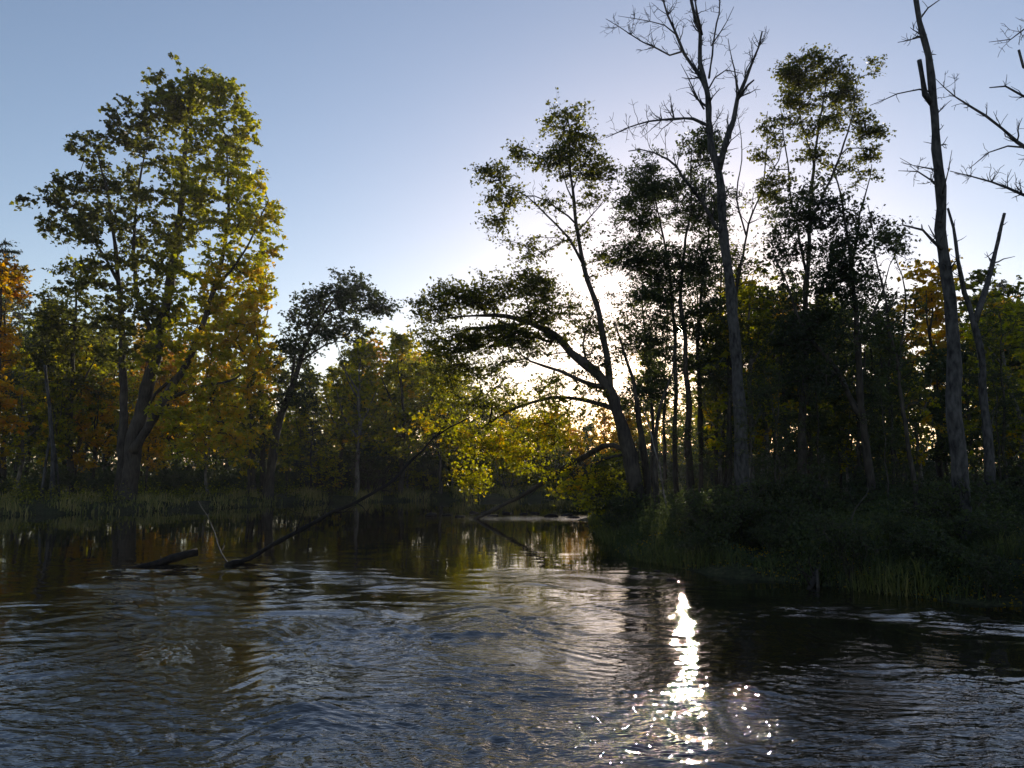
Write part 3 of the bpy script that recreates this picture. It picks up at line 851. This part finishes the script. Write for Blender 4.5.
photo_tree('dead_snag', 'tall single-stemmed grey snag with broken side stubs and pale patchy bark, near the right edge', 16.0, [
    ([(962, 530, 0), (958, 460, 0), (953, 395, 0), (950, 300, 0), (944, 250, 0), (940, 187, 0), (937, 133, 0), (933, 101, 0), (928, 55, 0), (920, 20, 0), (914, -8, 0), (908, -50, 0)], 0.19, 0.04, dict(twig=(22, 0.2, 0.8, 2, 0.42))),
    ([(933, 106, 0), (926, 94, -0.15), (919, 60, -0.2)], 0.065, 0.045),
    ([(926, 37, 0), (914, 36, -0.1), (908, 42, -0.2), (898, 45, -0.3)], 0.022, 0.006, dict(twig=(7, 0.15, 0.45, 1))),
    ([(932, 92, 0), (918, 90, -0.3), (894, 95, -0.5), (870, 106, -0.7)], 0.022, 0.006, dict(twig=(4, 0.15, 0.35, 1))),
    ([(940, 190, 0), (932, 184, 0.3), (917, 174, 0.5), (898, 171, 0.7)], 0.028, 0.006, dict(twig=(9, 0.2, 0.5, 2))),
    ([(938, 170, 0), (925, 167, -0.3), (912, 165, -0.5), (900, 158, -0.6)], 0.02, 0.005, dict(twig=(5, 0.15, 0.4, 1))),
    ([(943, 250, 0), (935, 240, -0.1), (922, 230, -0.3), (902, 226, -0.4), (902, 220, -0.4)], 0.04, 0.014, dict(twig=(3, 0.15, 0.3, 1))),
    ([(920, 19, 0), (928, 8, 0.1), (945, -4, 0.2)], 0.02, 0.008, dict(twig=(3, 0.15, 0.35, 1))),
    ([(941, 200, 0), (948, 172, -0.4), (952, 150, -0.5)], 0.018, 0.005, dict(twig=(4, 0.15, 0.4, 1)))],
    [], seed=32, bark=M_SNAG)

photo_tree('forked_snag', 'dead tree split into two bare arms in a V, right of the tall single-stemmed snag', 23.0, [
    ([(990, 520, 0), (986, 440, 0), (981, 370, 0), (974, 318, 0), (966, 292, 0), (958, 262, 0), (955, 228, 0), (948, 208, 0)], 0.17, 0.035, dict(twig=(6, 0.2, 0.7, 1, 0.6))),
    ([(975, 322, 0), (985, 292, 0.2), (994, 262, 0.3), (1001, 240, 0.4), (1004, 214, 0.4)], 0.10, 0.04, dict(twig=(6, 0.2, 0.8, 1)))],
    [], seed=33, bark=M_SNAG)

photo_tree('dead_tree', 'dead tree whose bare limbs reach into the view over the right edge', 18.0, [
    ([(1090, 540, 0), (1084, 400, 0), (1078, 300, 0), (1072, 200, 0), (1066, 100, 0), (1062, 0, 0), (1055, -60, 0)], 0.22, 0.05),
    ([(1070, 185, 0), (1040, 158, -0.2), (1018, 142, -0.2), (987, 113, -0.2), (955, 96, -0.1), (936, 78, 0.2)], 0.07, 0.008, dict(twig=(12, 0.2, 0.8, 2))),
    ([(1030, 148, -0.2), (1008, 147, -0.1), (990, 152, 0), (970, 168, 0.1)], 0.025, 0.006, dict(twig=(6, 0.2, 0.5, 1))),
    ([(1073, 225, 0), (1045, 205, -0.3), (1020, 195, -0.3), (990, 180, -0.3), (950, 171, -0.3)], 0.06, 0.008, dict(twig=(16, 0.2, 0.9, 2))),
    ([(1067, 125, 0), (1040, 108, -0.2), (1024, 98, -0.2), (1005, 85, -0.3), (990, 86, -0.3)], 0.05, 0.014, dict(twig=(5, 0.2, 0.6, 1))),
    ([(1063, 60, 0), (1040, 75, 0), (1024, 66, 0), (1018, 50, 0)], 0.05, 0.03),
    ([(1060, 10, 0), (1035, 22, 0), (1012, 38, 0), (988, 42, 0)], 0.03, 0.006, dict(twig=(9, 0.2, 0.7, 2)))],
    [], seed=34, bark=M_SNAG)

print('heroes done')

# ================================================================== the woods
def make_proto(seed, kind):
    """a forest tree about 12 m tall built round the origin"""
    t = Tree(seed)
    r = t.r
    H = 12.0
    lean = r.normal(size=2) * 0.5
    pts = [(0, 0, -0.3), (lean[0] * .2, lean[1] * .2, H * 0.3), (lean[0] * .5, lean[1] * .5, H * 0.6), (lean[0], lean[1], H * 0.94)]
    rr_ = 0.10 if kind == 'thin' else 0.17
    t.stem(pts, rr_, 0.02, sides=7, attach=0.3, flare=0.4, wig=0.06)
    if kind in ('broad', 'orange', 'sparse'):
        for k in range(4):
            a = r.uniform(0, 2 * pi); z0 = r.uniform(0.28, 0.6) * H
            t.stem([(0.3 * lean[0], 0.3 * lean[1], z0), (cos(a) * 0.9, sin(a) * 0.9, z0 + 1.4), (cos(a) * 1.7, sin(a) * 1.7, z0 + 3.2)], 0.07, 0.02, sides=5)
    if kind == 'thin':
        bl = []
        for k in range(7):
            f = k / 6
            bl.append(((lean[0] * f + r.normal() * .5, lean[1] * f + r.normal() * .5, H * (0.22 + 0.72 * f)), (1.25, 1.25, 1.0), 12))
        T = blob_targets(r, bl, -0.4, seed + 5)
        t.grow(T, r_tip=0.006)
        t.leaf(24, 0.34, 0.45, lambda c: 0.35, 0.15, sprays=7)
        tr_m, lf, sz, asp = M_BARK, M_LEAFDK, 0.12, 0.8
    elif kind == 'conifer':
        bl = []
        for k in range(6):
            f = k / 5
            bl.append(((lean[0] * f, lean[1] * f, H * (0.2 + 0.75 * f)), (2.3 * (1 - f) + 0.35, 2.3 * (1 - f) + 0.35, 1.2), int(34 - 22 * f)))
        T = blob_targets(r, bl, -0.8, seed + 5)
        t.grow(T, sag=-0.04, up_pen=0.0, r_tip=0.009)
        t.leaf(24, 0.28, 0.22, lambda c: 0.5, 0.2)
        tr_m, lf, sz, asp = M_BARK, M_NEEDLE, 0.2, 0.5
    else:
        bl = []
        nb = 8
        for k in range(nb):
            f = k / (nb - 1)
            z = H * (0.30 + 0.62 * f)
            rad = (1.9 if kind != 'sparse' else 1.6) * math.sin(pi * (0.22 + 0.62 * f)) + 0.3
            a = r.uniform(0, 2 * pi); off = 0.7 * (1 - f)
            bl.append(((cos(a) * off * 1.4 + lean[0] * f, sin(a) * off * 1.4 + lean[1] * f, z), (rad, rad, 1.15), 20 if kind != 'sparse' else 12))
        T = blob_targets(r, bl, -0.3, seed + 5)
        t.grow(T, r_tip=0.010)
        t.leaf(26 if kind != 'sparse' else 15, 0.36, 0.6, (lambda c: 0.54) if kind != 'orange' else (lambda c: 0.5), 0.18)
        tr_m = M_BARK if kind != 'sparse' else M_PALE
        lf = {'broad': M_LEAF, 'orange': M_LEAFOR, 'sparse': M_LEAF, 'dark': M_LEAFDK}[kind]
        sz, asp = 0.25, 0.8
    tb = Tubes()
    for p, rad, sd in t.stems: tb.add(p, rad, sd, cap=False)
    root = bpy.data.objects.new('forest_tree', None)
    a = tb.build('trunk', tr_m, root); c = leaves_mesh('crown', np.concatenate(t.leaf_c), sz, np.concatenate(t.leaf_t), lf, root, (0, 0, 0), r, aspect=asp)
    return root, [a, c]


PROTO = {}
for k, seeds in dict(broad=(51, 52, 53, 54), sparse=(55, 56, 57), orange=(58, 59), dark=(60, 61, 62), conifer=(63, 64), thin=(65, 66, 67, 68)).items():
    PROTO[k] = [make_proto(s_, k) for s_ in seeds]
USED = set()
KNAME = dict(broad='leafy_tree', sparse='slender_tree', orange='autumn_tree', dark='dark_tree', conifer='conifer_tree', thin='thin_tree')


def put_tree(kind, x, y, h, label, group, ri):
    root, kids = PROTO[kind][ri % len(PROTO[kind])]
    s_ = h / 12.0
    if (kind, ri % len(PROTO[kind])) not in USED:
        USED.add((kind, ri % len(PROTO[kind])))
        o = root
        COL.objects.link(o)
    else:
        o = root.copy(); COL.objects.link(o)
        for c in kids:
            d = c.copy(); COL.objects.link(d); d.parent = o
    o.name = KNAME[kind]
    o.location = (x, y, gh(x, y))
    wdt = s_ * random.uniform(0.9, 1.25)
    o.scale = (wdt, wdt, s_)
    o.rotation_euler = (0, 0, random.uniform(0, 2 * pi))
    tag(o, label, 'tree', group)
    return o


SKX = [-200, 0, 60, 110, 250, 300, 350, 400, 440, 480, 540, 575, 620, 650, 662, 700, 715, 760, 860, 905, 960, 1024, 1300]
SKY_ = [290, 285, 300, 320, 350, 352, 335, 335, 345, 375, 400, 408, 400, 390, 400, 395, 300, 280, 285, 310, 300, 285, 280]
KL = dict(
    broad=('leafy green and yellow tree in the wood behind the far bank', 'leafy trees of the wood behind the far bank'),
    sparse=('thin pale-trunked tree with sparse leaves in the wood behind the far bank', 'thin pale-trunked trees behind the far bank'),
    orange=('orange-leaved autumn tree in the wood behind the far bank', 'orange autumn trees behind the far bank'),
    dark=('dark green tree in the wood behind the far bank', 'dark green trees behind the far bank'),
    conifer=('dark conifer among the leafy trees behind the far bank', 'dark conifers behind the far bank'))
KR = dict(
    broad=('leafy tree in the shaded wood behind the right-hand snags', 'leafy trees of the shaded right-hand wood'),
    sparse=('thin pale-trunked tree in the shaded wood behind the right-hand snags', 'thin trees of the shaded right-hand wood'),
    orange=('orange-leaved tree glowing through the shaded wood at the right', 'orange trees of the right-hand wood'),
    dark=('dark leafy tree in the shaded wood behind the right-hand snags', 'dark trees of the shaded right-hand wood'),
    thin=('thin dark-stemmed tree with fine leaves in the shaded wood around the right-hand snags', 'thin fine-leaved trees of the shaded right-hand wood'),
    conifer=('dark conifer in the shaded wood behind the right-hand snags', 'dark conifers of the shaded right-hand wood'))
placed = []
cnt = 0


def try_row(Ymin, Ymax, x0, x1, n, drop, kinds, seed, mind=2.2):
    global cnt
    r = np.random.default_rng(seed)
    for i in range(n):
        px = x0 + (x1 - x0) * (i + r.uniform(0.15, 0.85)) / n
        Y = r.uniform(Ymin, Ymax)
        X = (px - 512) / F * Y
        k = kinds[int(r.integers(len(kinds)))]
        if river_sd([(X, Y)])[0] < 1.2: continue
        if any((X - a) ** 2 + (Y - b_) ** 2 < mind ** 2 for a, b_ in placed): continue
        top = np.interp(px, SKX, SKY_) + r.uniform(0, drop)
        if Y > 60 and 655 < px < 712: top = max(top, 388)
        h = (470 - top) / F * Y + CH - gh(X, Y)
        if h < 3: continue
        if Y < 62 and -2.3 < X - (1.9 + math.tan(AZ) * (Y - 8)) < 1.4: continue      # the lane the low sun shines through
        placed.append((X, Y))
        lab = (KR if ((px > 640 and Y < 52) or k == 'thin') else KL)[k]
        put_tree(k, X, Y, h, lab[0], lab[1], cnt)
        cnt += 1


try_row(49, 56, 280, 460, 11, 60, ['broad', 'sparse', 'sparse', 'sparse', 'orange', 'conifer'], 1, 1.6)
try_row(54, 60, 440, 640, 13, 30, ['broad', 'sparse', 'broad', 'sparse', 'broad'], 2, 1.8)
try_row(44, 52, -160, 260, 20, 70, ['broad', 'sparse', 'broad', 'sparse', 'broad', 'sparse', 'orange'], 3)
try_row(58, 70, -100, 640, 30, 40, ['broad', 'sparse', 'orange', 'dark', 'broad'], 4)
try_row(72, 88, -100, 1100, 44, 30, ['broad', 'dark', 'broad', 'sparse', 'orange', 'conifer'], 5, 3)
try_row(95, 115, -120, 1150, 44, 20, ['broad', 'dark', 'broad', 'conifer'], 6, 3.5)
try_row(30, 36, 712, 1120, 14, 100, ['thin', 'thin', 'sparse', 'dark'], 7, 1.6)
try_row(36, 46, 712, 1120, 20, 60, ['dark', 'thin', 'sparse', 'broad', 'thin'], 8, 1.8)
try_row(24, 31, 890, 1150, 8, 140, ['thin', 'thin', 'broad'], 9, 1.6)
try_row(62, 72, 640, 1120, 18, 30, ['dark', 'broad', 'sparse'], 10)
SKY_ = [290, 285, 300, 320, 350, 352, 335, 335, 345, 375, 400, 408, 400, 330, 300, 290, 235, 225, 240, 300, 290, 285, 280]
try_row(30, 36, 712, 880, 10, 60, ['thin', 'thin', 'sparse'], 11, 1.3)
try_row(36, 46, 620, 740, 9, 60, ['thin', 'sparse', 'thin'], 12, 1.3)
try_row(21, 29, 700, 1000, 16, 170, ['thin'], 13, 1.2)
try_row(62, 75, 600, 740, 12, 40, ['thin', 'sparse', 'broad'], 14, 1.5)
try_row(25, 36, 705, 900, 14, 110, ['thin'], 15, 1.0)
try_row(34, 44, 612, 740, 10, 90, ['thin', 'thin', 'sparse'], 16, 1.0)
try_row(24, 34, 960, 1120, 5, 60, ['thin', 'sparse'], 17, 1.2)

# trees in the wood one can point at
def one(kind, px, top, Y, label, ri):
    X = (px - 512) / F * Y
    h = (470 - top) / F * Y + CH - gh(X, Y)
    put_tree(kind, X, Y, h, label, None, ri)


one('orange', 936, 262, 44, 'orange-topped tree showing just left of the tall single-stemmed snag', 0)
one('broad', 1003, 268, 40, 'rounded yellow-green tree behind the two bare arms of the forked snag', 1)
one('orange', 97, 372, 47, 'low orange tree glowing behind the trunks left of the big maple', 1)
one('sparse', 357, 318, 50, 'bare-topped slender tree right of the dark leaning tree', 0)
one('broad', 403, 322, 52, 'yellow-green feathery tree left of the overhanging crown', 2)
one('conifer', 312, 398, 49, 'short dark conifer under the crown of the leaning tree', 1)
print('trees placed', cnt)

# ------------------------------------------------------------------ shrubs
def make_shrub(seed, kind):
    t = Tree(seed); r = t.r
    for k in range(7):
        a = r.uniform(0, 2 * pi); l = r.uniform(0.7, 1.5)
        t.stem([(cos(a) * .05, sin(a) * .05, -0.1), (cos(a) * l * .3, sin(a) * l * .3, l * .6), (cos(a) * l * .6, sin(a) * l * .6, l)], 0.02, 0.006, step=0.2, sides=4, attach=0.2, wig=0.03)
    bl = [((r.normal() * .45, r.normal() * .45, r.uniform(.5, 1.3)), (.6, .6, .45), 16) for _ in range(6)]
    T = blob_targets(r, bl, -0.5, seed, (0.4, 1.2))
    t.grow(T, step=0.25, r_tip=0.004)
    t.leaf(20, 0.13, 0.7, (lambda c: 0.35) if kind == 'green' else (lambda c: 0.6), 0.12)
    tb = Tubes()
    for p, rad, sd in t.stems: tb.add(p, rad, min(sd, 4), cap=False)
    root = bpy.data.objects.new('shrub', None)
    a = tb.build('stems', M_BARK, root)
    c = leaves_mesh('foliage', np.concatenate(t.leaf_c), 0.075, np.concatenate(t.leaf_t), M_LEAFDK if kind == 'green' else M_LEAF, root, (0, 0, 0), r)
    return root, [a, c]


SHR = dict(green=[make_shrub(s_, 'green') for s_ in (71, 72, 73)], yellow=[make_shrub(s_, 'yellow') for s_ in (74, 75)])
sh_used = set()
sh_pos = []


def put_shrub(kind, X, Y, s_, label, group):
    i = random.randrange(len(SHR[kind]))
    root, kids = SHR[kind][i]
    if (kind, i) not in sh_used:
        sh_used.add((kind, i)); o = root; COL.objects.link(o)
    else:
        o = root.copy(); COL.objects.link(o)
        for c in kids:
            d = c.copy(); COL.objects.link(d); d.parent = o
    o.name = 'shrub'
    o.location = (X, Y, gh(X, Y) - 0.03)
    o.scale = (s_ * random.uniform(0.9, 1.3), s_ * random.uniform(0.9, 1.3), s_ * random.uniform(0.85, 1.2))
    o.rotation_euler = (0, 0, random.uniform(0, 6.28))
    tag(o, label, 'shrub', group)


rs = np.random.default_rng(5)


def shrub_field(n, X0, X1, Y0, Y1, dmin, dmax, s0, s1, mind, kind, label, group, cond=None):
    k = 0
    for _ in range(n * 12):
        if k >= n: break
        X, Y = rs.uniform(X0, X1), rs.uniform(Y0, Y1)
        if 0 < X and Y < 34 and -1.0 < X - (2.9 + math.tan(AZ) * (Y - 16)) < 0.8: continue
        d = river_sd([(X, Y)])[0]
        if d < dmin or d > dmax: continue
        if cond and not cond(X, Y): continue
        if any((X - a) ** 2 + (Y - b_) ** 2 < mind ** 2 for a, b_ in sh_pos): continue
        sh_pos.append((X, Y)); k += 1
        put_shrub(kind, X, Y, rs.uniform(s0, s1), label, group)


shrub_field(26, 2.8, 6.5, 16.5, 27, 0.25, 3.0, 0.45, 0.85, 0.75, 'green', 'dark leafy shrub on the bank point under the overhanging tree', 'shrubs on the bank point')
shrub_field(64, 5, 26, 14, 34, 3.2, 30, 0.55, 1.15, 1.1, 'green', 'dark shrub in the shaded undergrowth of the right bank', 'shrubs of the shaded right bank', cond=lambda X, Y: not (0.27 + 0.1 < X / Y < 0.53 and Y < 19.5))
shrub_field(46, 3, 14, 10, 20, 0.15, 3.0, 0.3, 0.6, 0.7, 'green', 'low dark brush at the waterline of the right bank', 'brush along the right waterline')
shrub_field(34, -40, -9, 38, 58, 3.5, 14, 0.6, 1.3, 1.6, 'green', 'dark shrub at the foot of the trees on the left bank', 'shrubs of the left bank')
shrub_field(26, -14, 8, 49, 66, 1.0, 12, 1.0, 2.2, 1.3, 'yellow', 'yellowing shrub behind the grass of the far bank', 'yellowing shrubs of the far bank')
shrub_field(26, -14, 10, 50, 70, 1.0, 14, 1.2, 2.4, 1.3, 'green', 'dark shrub behind the grass of the far bank', 'dark shrubs of the far bank')
shrub_field(30, 8, 44, 60, 90, 1.0, 16, 1.4, 2.6, 2.0, 'green', 'dark shrub along the bank past the river bend', 'shrubs past the river bend')
print('shrubs', len(sh_pos))


# ------------------------------------------------------------------ undergrowth, litter and grass (nobody could count these)
def leaf_scatter(name, n, region, dlim, zr, size, mat, tint, seed, label, cat, clump=0.35, cond=None):
    r = np.random.default_rng(seed)
    X0, X1, Y0, Y1 = region
    q = np.column_stack([r.uniform(X0, X1, n * 3), r.uniform(Y0, Y1, n * 3)])
    d = river_sd(q)
    nz = wobble(seed + 3, 16, 0.8, 3.0)(q)
    ok = (d > dlim[0]) & (d < dlim[1]) & (nz > -clump)
    if cond is not None: ok &= cond(q)
    q = q[ok][:n]; nz = nz[ok][:n]; d = d[ok][:n]
    z = ground_h(q) + (zr[0] + (zr[1] - zr[0]) * r.random(len(q)) ** 1.3 * np.clip(0.35 + 0.5 * nz, 0.1, 1.2) * np.clip(d / 1.5 + 0.25, 0.1, 1))
    C = np.column_stack([q, z])
    o = leaves_mesh(name, C, size, np.clip(tint + 0.15 * r.normal(size=len(q)), 0, 1), mat, None, (0, 0, 0), r, updown=0.2)
    return tag(o, label, cat, kind='stuff')


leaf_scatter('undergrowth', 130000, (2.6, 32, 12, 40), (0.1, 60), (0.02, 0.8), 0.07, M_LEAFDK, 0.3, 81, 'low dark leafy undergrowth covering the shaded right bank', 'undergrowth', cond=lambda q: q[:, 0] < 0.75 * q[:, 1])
leaf_scatter('undergrowth', 70000, (-48, 20, 34, 78), (1.5, 40), (0.02, 0.9), 0.12, M_LEAF, 0.25, 82, 'dark leafy undergrowth beneath the trees of the left and far banks', 'undergrowth', cond=lambda q: (q[:, 0] < 9) | (q[:, 1] > 56))
leaf_scatter('far_woods', 70000, (-110, 160, 92, 128), (3, 200), (0.0, 10.0), 0.6, M_LEAFDK, 0.4, 84, 'distant low wood closing the view beyond the river', 'far woods', 3, cond=lambda q: q[:, 1] > 92)
leaf_scatter('undergrowth', 80000, (-52, 80, 58, 84), (2, 60), (0.0, 4.6), 0.26, M_LEAFDK, 0.3, 85, 'dark brush filling the wood between the far trunks', 'undergrowth', 1.2)
leaf_scatter('fallen_leaves', 26000, (2.6, 24, 11, 30), (-0.05, 30), (0.0, 0.03), 0.06, M_LEAFOR, 0.25, 83, 'brown fallen leaves littering the right bank', 'fallen leaves', 3)


def grass(name, n, region, dlim, hh, wd, tint, seed, label, lean=0.7, clump=0.2, cond=None):
    r = np.random.default_rng(seed)
    X0, X1, Y0, Y1 = region
    q = np.column_stack([r.uniform(X0, X1, n * 4), r.uniform(Y0, Y1, n * 4)])
    d = river_sd(q); nz = wobble(seed, 16, 0.7, 3.5)(q)
    ok = (d > dlim[0]) & (d < dlim[1]) & (nz + 0.8 * r.normal(size=len(q)) > -clump)
    if cond is not None: ok &= cond(q)
    q = q[ok][:n]; nz = nz[ok][:n]
    m_ = len(q)
    z = ground_h(q)
    b0 = np.column_stack([q, z])
    a = r.uniform(0, 2 * pi, m_)
    dirv = np.column_stack([np.cos(a), np.sin(a), np.zeros(m_)])
    h = r.uniform(hh[0], hh[1], m_) * np.clip(0.8 + 0.3 * nz, 0.35, 1.3)
    side = np.column_stack([-np.sin(a), np.cos(a), np.zeros(m_)]) * (wd * r.uniform(0.6, 1.3, m_))[:, None] / 2
    up = np.array([0, 0, 1.0])
    ln = (r.random(m_) * lean + 0.05)[:, None]
    mid = b0 + up * (h * 0.6)[:, None] + dirv * ln * (h * 0.35)[:, None]
    tip = b0 + up * (h * (1 - 0.25 * ln[:, 0]))[:, None] + dirv * ln * (h * 1.1)[:, None]
    V = np.stack([b0 - side, b0 + side, mid + side * 0.8, mid - side * 0.8, tip], 1).reshape(-1, 3)
    k = np.arange(m_)[:, None] * 5
    Q = k + np.array([0, 1, 2, 3]); T_ = k + np.array([3, 2, 4])
    ff = np.concatenate([Q.ravel(), T_.ravel()]); lt = np.concatenate([np.full(m_, 4), np.full(m_, 3)])
    ti = np.clip(tint + 0.18 * nz + 0.15 * r.normal(size=m_), 0, 1)
    o = mesh_obj(name, V, ff, lt, M_GRASS, tint=np.concatenate([ti, ti]))
    return tag(o, label, 'grass', kind='stuff')


grass('bank_grass', 60000, (-45, 10, 22, 66), (-0.25, 3.6), (0.10, 0.55), 0.045, 0.5, 91, 'long green and straw-coloured grass fringing the left and far banks', clump=-0.35, cond=lambda q: (q[:, 0] < 1.0) | (q[:, 1] > 52))
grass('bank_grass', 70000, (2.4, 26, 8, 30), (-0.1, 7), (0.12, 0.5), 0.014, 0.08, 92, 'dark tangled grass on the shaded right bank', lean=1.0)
grass('bank_grass', 9000, (4, 44, 40, 90), (-0.2, 5), (0.4, 1.0), 0.07, 0.35, 93, 'grass along the bank past the river bend', cond=lambda q: q[:, 1] > 54)

# ------------------------------------------------------------------ wood in and by the water
def limb(name, pts, r0, r1, label, cat, mat, twigs=None, seed=1, sides=8, extra=()):
    t = Tree(seed)
    W = [np.array(p) for p in pts]
    p, rad = t.stem(W, r0, r1, step=0.2, wig=0.02, sides=sides)
    if twigs: t.twigs(p, rad, *twigs)
    for (q, a, b_) in extra:
        pp, rr = t.stem(q, a, b_, step=0.15, wig=0.015, sides=5)
        if twigs: t.twigs(pp, rr, 4, 0.15, 0.5, 1)
    o_ = W[0]
    tb = Tubes()
    for pp, rr, sd in t.stems: tb.add(pp, rr, sd)
    o = tb.build(name, mat, None, o_)
    o.location = o_
    return tag(o, label, cat)


limb('water_log', [P(128, 570, 16.2), P(150, 566, 16.5), P(172, 560, 16.8), P(197, 552, 17.1)], 0.05, 0.10,
     'dark wet log jutting from the river surface, left of the long leaning bough', 'log', M_WET, (4, 0.1, 0.3, 1), 101)
limb('sunken_bough', [P(226, 566, 16.6), P(250, 556, 17.0), P(296, 532, 17.6), P(350, 505, 18.4), P(392, 482, 19.0), P(418, 455, 19.6), P(440, 434, 20.2), P(470, 418, 20.6)], 0.06, 0.018,
     'long dark bough slanting up out of the river towards the middle of the view', 'branch', M_WET, (9, 0.3, 0.9, 2, 0.25), 102, 7,
     extra=[([P(296, 532, 17.6), P(303, 515, 17.4), P(308, 500, 17.2)], 0.014, 0.005), ([P(322, 519, 18), P(328, 505, 18.2), P(333, 494, 18.4)], 0.012, 0.004)])
limb('upright_twig', [P(228, 563, 16.7), P(222, 550, 16.7), P(214, 532, 16.8), P(206, 515, 16.9), P(198, 500, 17.0)], 0.016, 0.004,
     'thin pale twig poking up from the river between the wet log and the bough', 'twig', M_PALE, (3, 0.1, 0.3, 1), 103, 5)
limb('fallen_log', [P(800, 545, 17.5) + np.array([0, 0, .1]), P(830, 542, 17.6), P(862, 541, 17.7), P(892, 539, 17.9)], 0.045, 0.03,
     'pale fallen pole lying in the grass of the right bank', 'log', M_PALE, None, 104, 6)
limb('fallen_log', [(7.2, 17.2, 0.55), (6.3, 15.8, 0.42), (5.6, 14.4, 0.25), (5.0, 13.3, -0.05)], 0.09, 0.05,
     'dark fallen trunk sliding from the right bank into the river', 'log', M_WET, (5, 0.2, 0.7, 2), 105, 8)
limb('fallen_branch', [P(846, 528, 17.0), P(858, 506, 17.1), P(868, 488, 17.3), P(872, 470, 17.4)], 0.022, 0.008,
     'thin broken branch standing askew in the right-bank brush left of the tall single-stemmed snag', 'branch', M_BARK, (5, 0.2, 0.6, 1), 107, 5)
limb('fallen_branch', [(5.2, 13.4, -0.05), (5.6, 14.3, 0.28), (6.3, 15.2, 0.42), (7.3, 15.9, 0.5)], 0.035, 0.012,
     'thin dead branch trailing from the right bank into the dark water', 'branch', M_BARK, (8, 0.3, 0.8, 2), 108, 5)
limb('leaning_pole', [P(668, 520, 24.5), P(660, 470, 24.8), P(650, 430, 25.2), P(642, 400, 25.6)], 0.035, 0.012,
     'pale thin pole leaning against the stems of the overhanging tree', 'branch', M_PALE, (4, 0.2, 0.6, 1), 106, 5)


def stone(name, c, rx, ry, rz, seed, label, mat, group=None):
    import bmesh
    bm = bmesh.new()
    bmesh.ops.create_icosphere(bm, subdivisions=3, radius=1)
    f = wobble(seed, 12, 0.8, 2.5, 3)
    P_ = np.array([v.co[:] for v in bm.verts])
    k = 1 + 0.13 * f(P_)
    for v, kk in zip(bm.verts, k):
        v.co = (v.co[0] * rx * kk, v.co[1] * ry * kk, v.co[2] * rz * kk)
    me = bpy.data.meshes.new(name); bm.to_mesh(me); bm.free()
    for p in me.polygons: p.use_smooth = True
    me.materials.append(mat)
    o = bpy.data.objects.new(name, me); COL.objects.link(o); o.location = c
    return tag(o, label, 'stone', group)


for i, (px, py, s_) in enumerate([(632, 566, .06), (655, 569, .07), (668, 577, .06), (648, 574, .05)]):
    Y = 1540 / (py - 470)
    stone('river_stone', ((px - 512) / F * Y, Y, -0.01), s_ * 1.5, s_, s_ * .6, 200 + i, 'small wet stone breaking the glittering water below the overhanging tree', M_WET, 'wet stones in the glittering shallows')
for i in range(12):
    px = 432 + i * 13 + rs.uniform(-5, 5); py = 514 + rs.uniform(-2.0, 3.0)
    Y = 1540 / (py - 470)
    s_ = rs.uniform(.08, .17)
    stone('river_stone', ((px - 512) / F * Y, Y, 0.0), s_ * 1.7, s_, s_ * .7, 220 + i, 'wet stone in the riffle under the low yellow limbs', M_WET, 'wet stones of the riffle')

# ------------------------------------------------------------------ the evening air
hb = bpy.data.meshes.new('haze')
hx, z0, z1 = 1520.0, -2.2, 36.0
hv = [(x, y, z) for z in (z0, z1) for y in (-hx, hx) for x in (-hx, hx)]
hb.from_pydata(hv, [], [(0, 2, 3, 1), (4, 5, 7, 6), (0, 1, 5, 4), (2, 6, 7, 3), (0, 4, 6, 2), (1, 3, 7, 5)])
ho = bpy.data.objects.new('haze', hb); COL.objects.link(ho)
hm = bpy.data.materials.new('haze'); hm.use_nodes = True
hn = hm.node_tree
hn.nodes.remove(hn.nodes['Principled BSDF'])
pv = hn.nodes.new('ShaderNodeVolumePrincipled')
pv.inputs['Density'].default_value = 0.00028
pv.inputs['Anisotropy'].default_value = 0.45
pv.inputs['Color'].default_value = (0.92, 0.93, 1.0, 1)
hn.links.new(pv.outputs[0], hn.nodes['Material Output'].inputs['Volume'])
hb.materials.append(hm)
tag(ho, 'thin evening haze over the river and the woods', None, None, 'stuff')
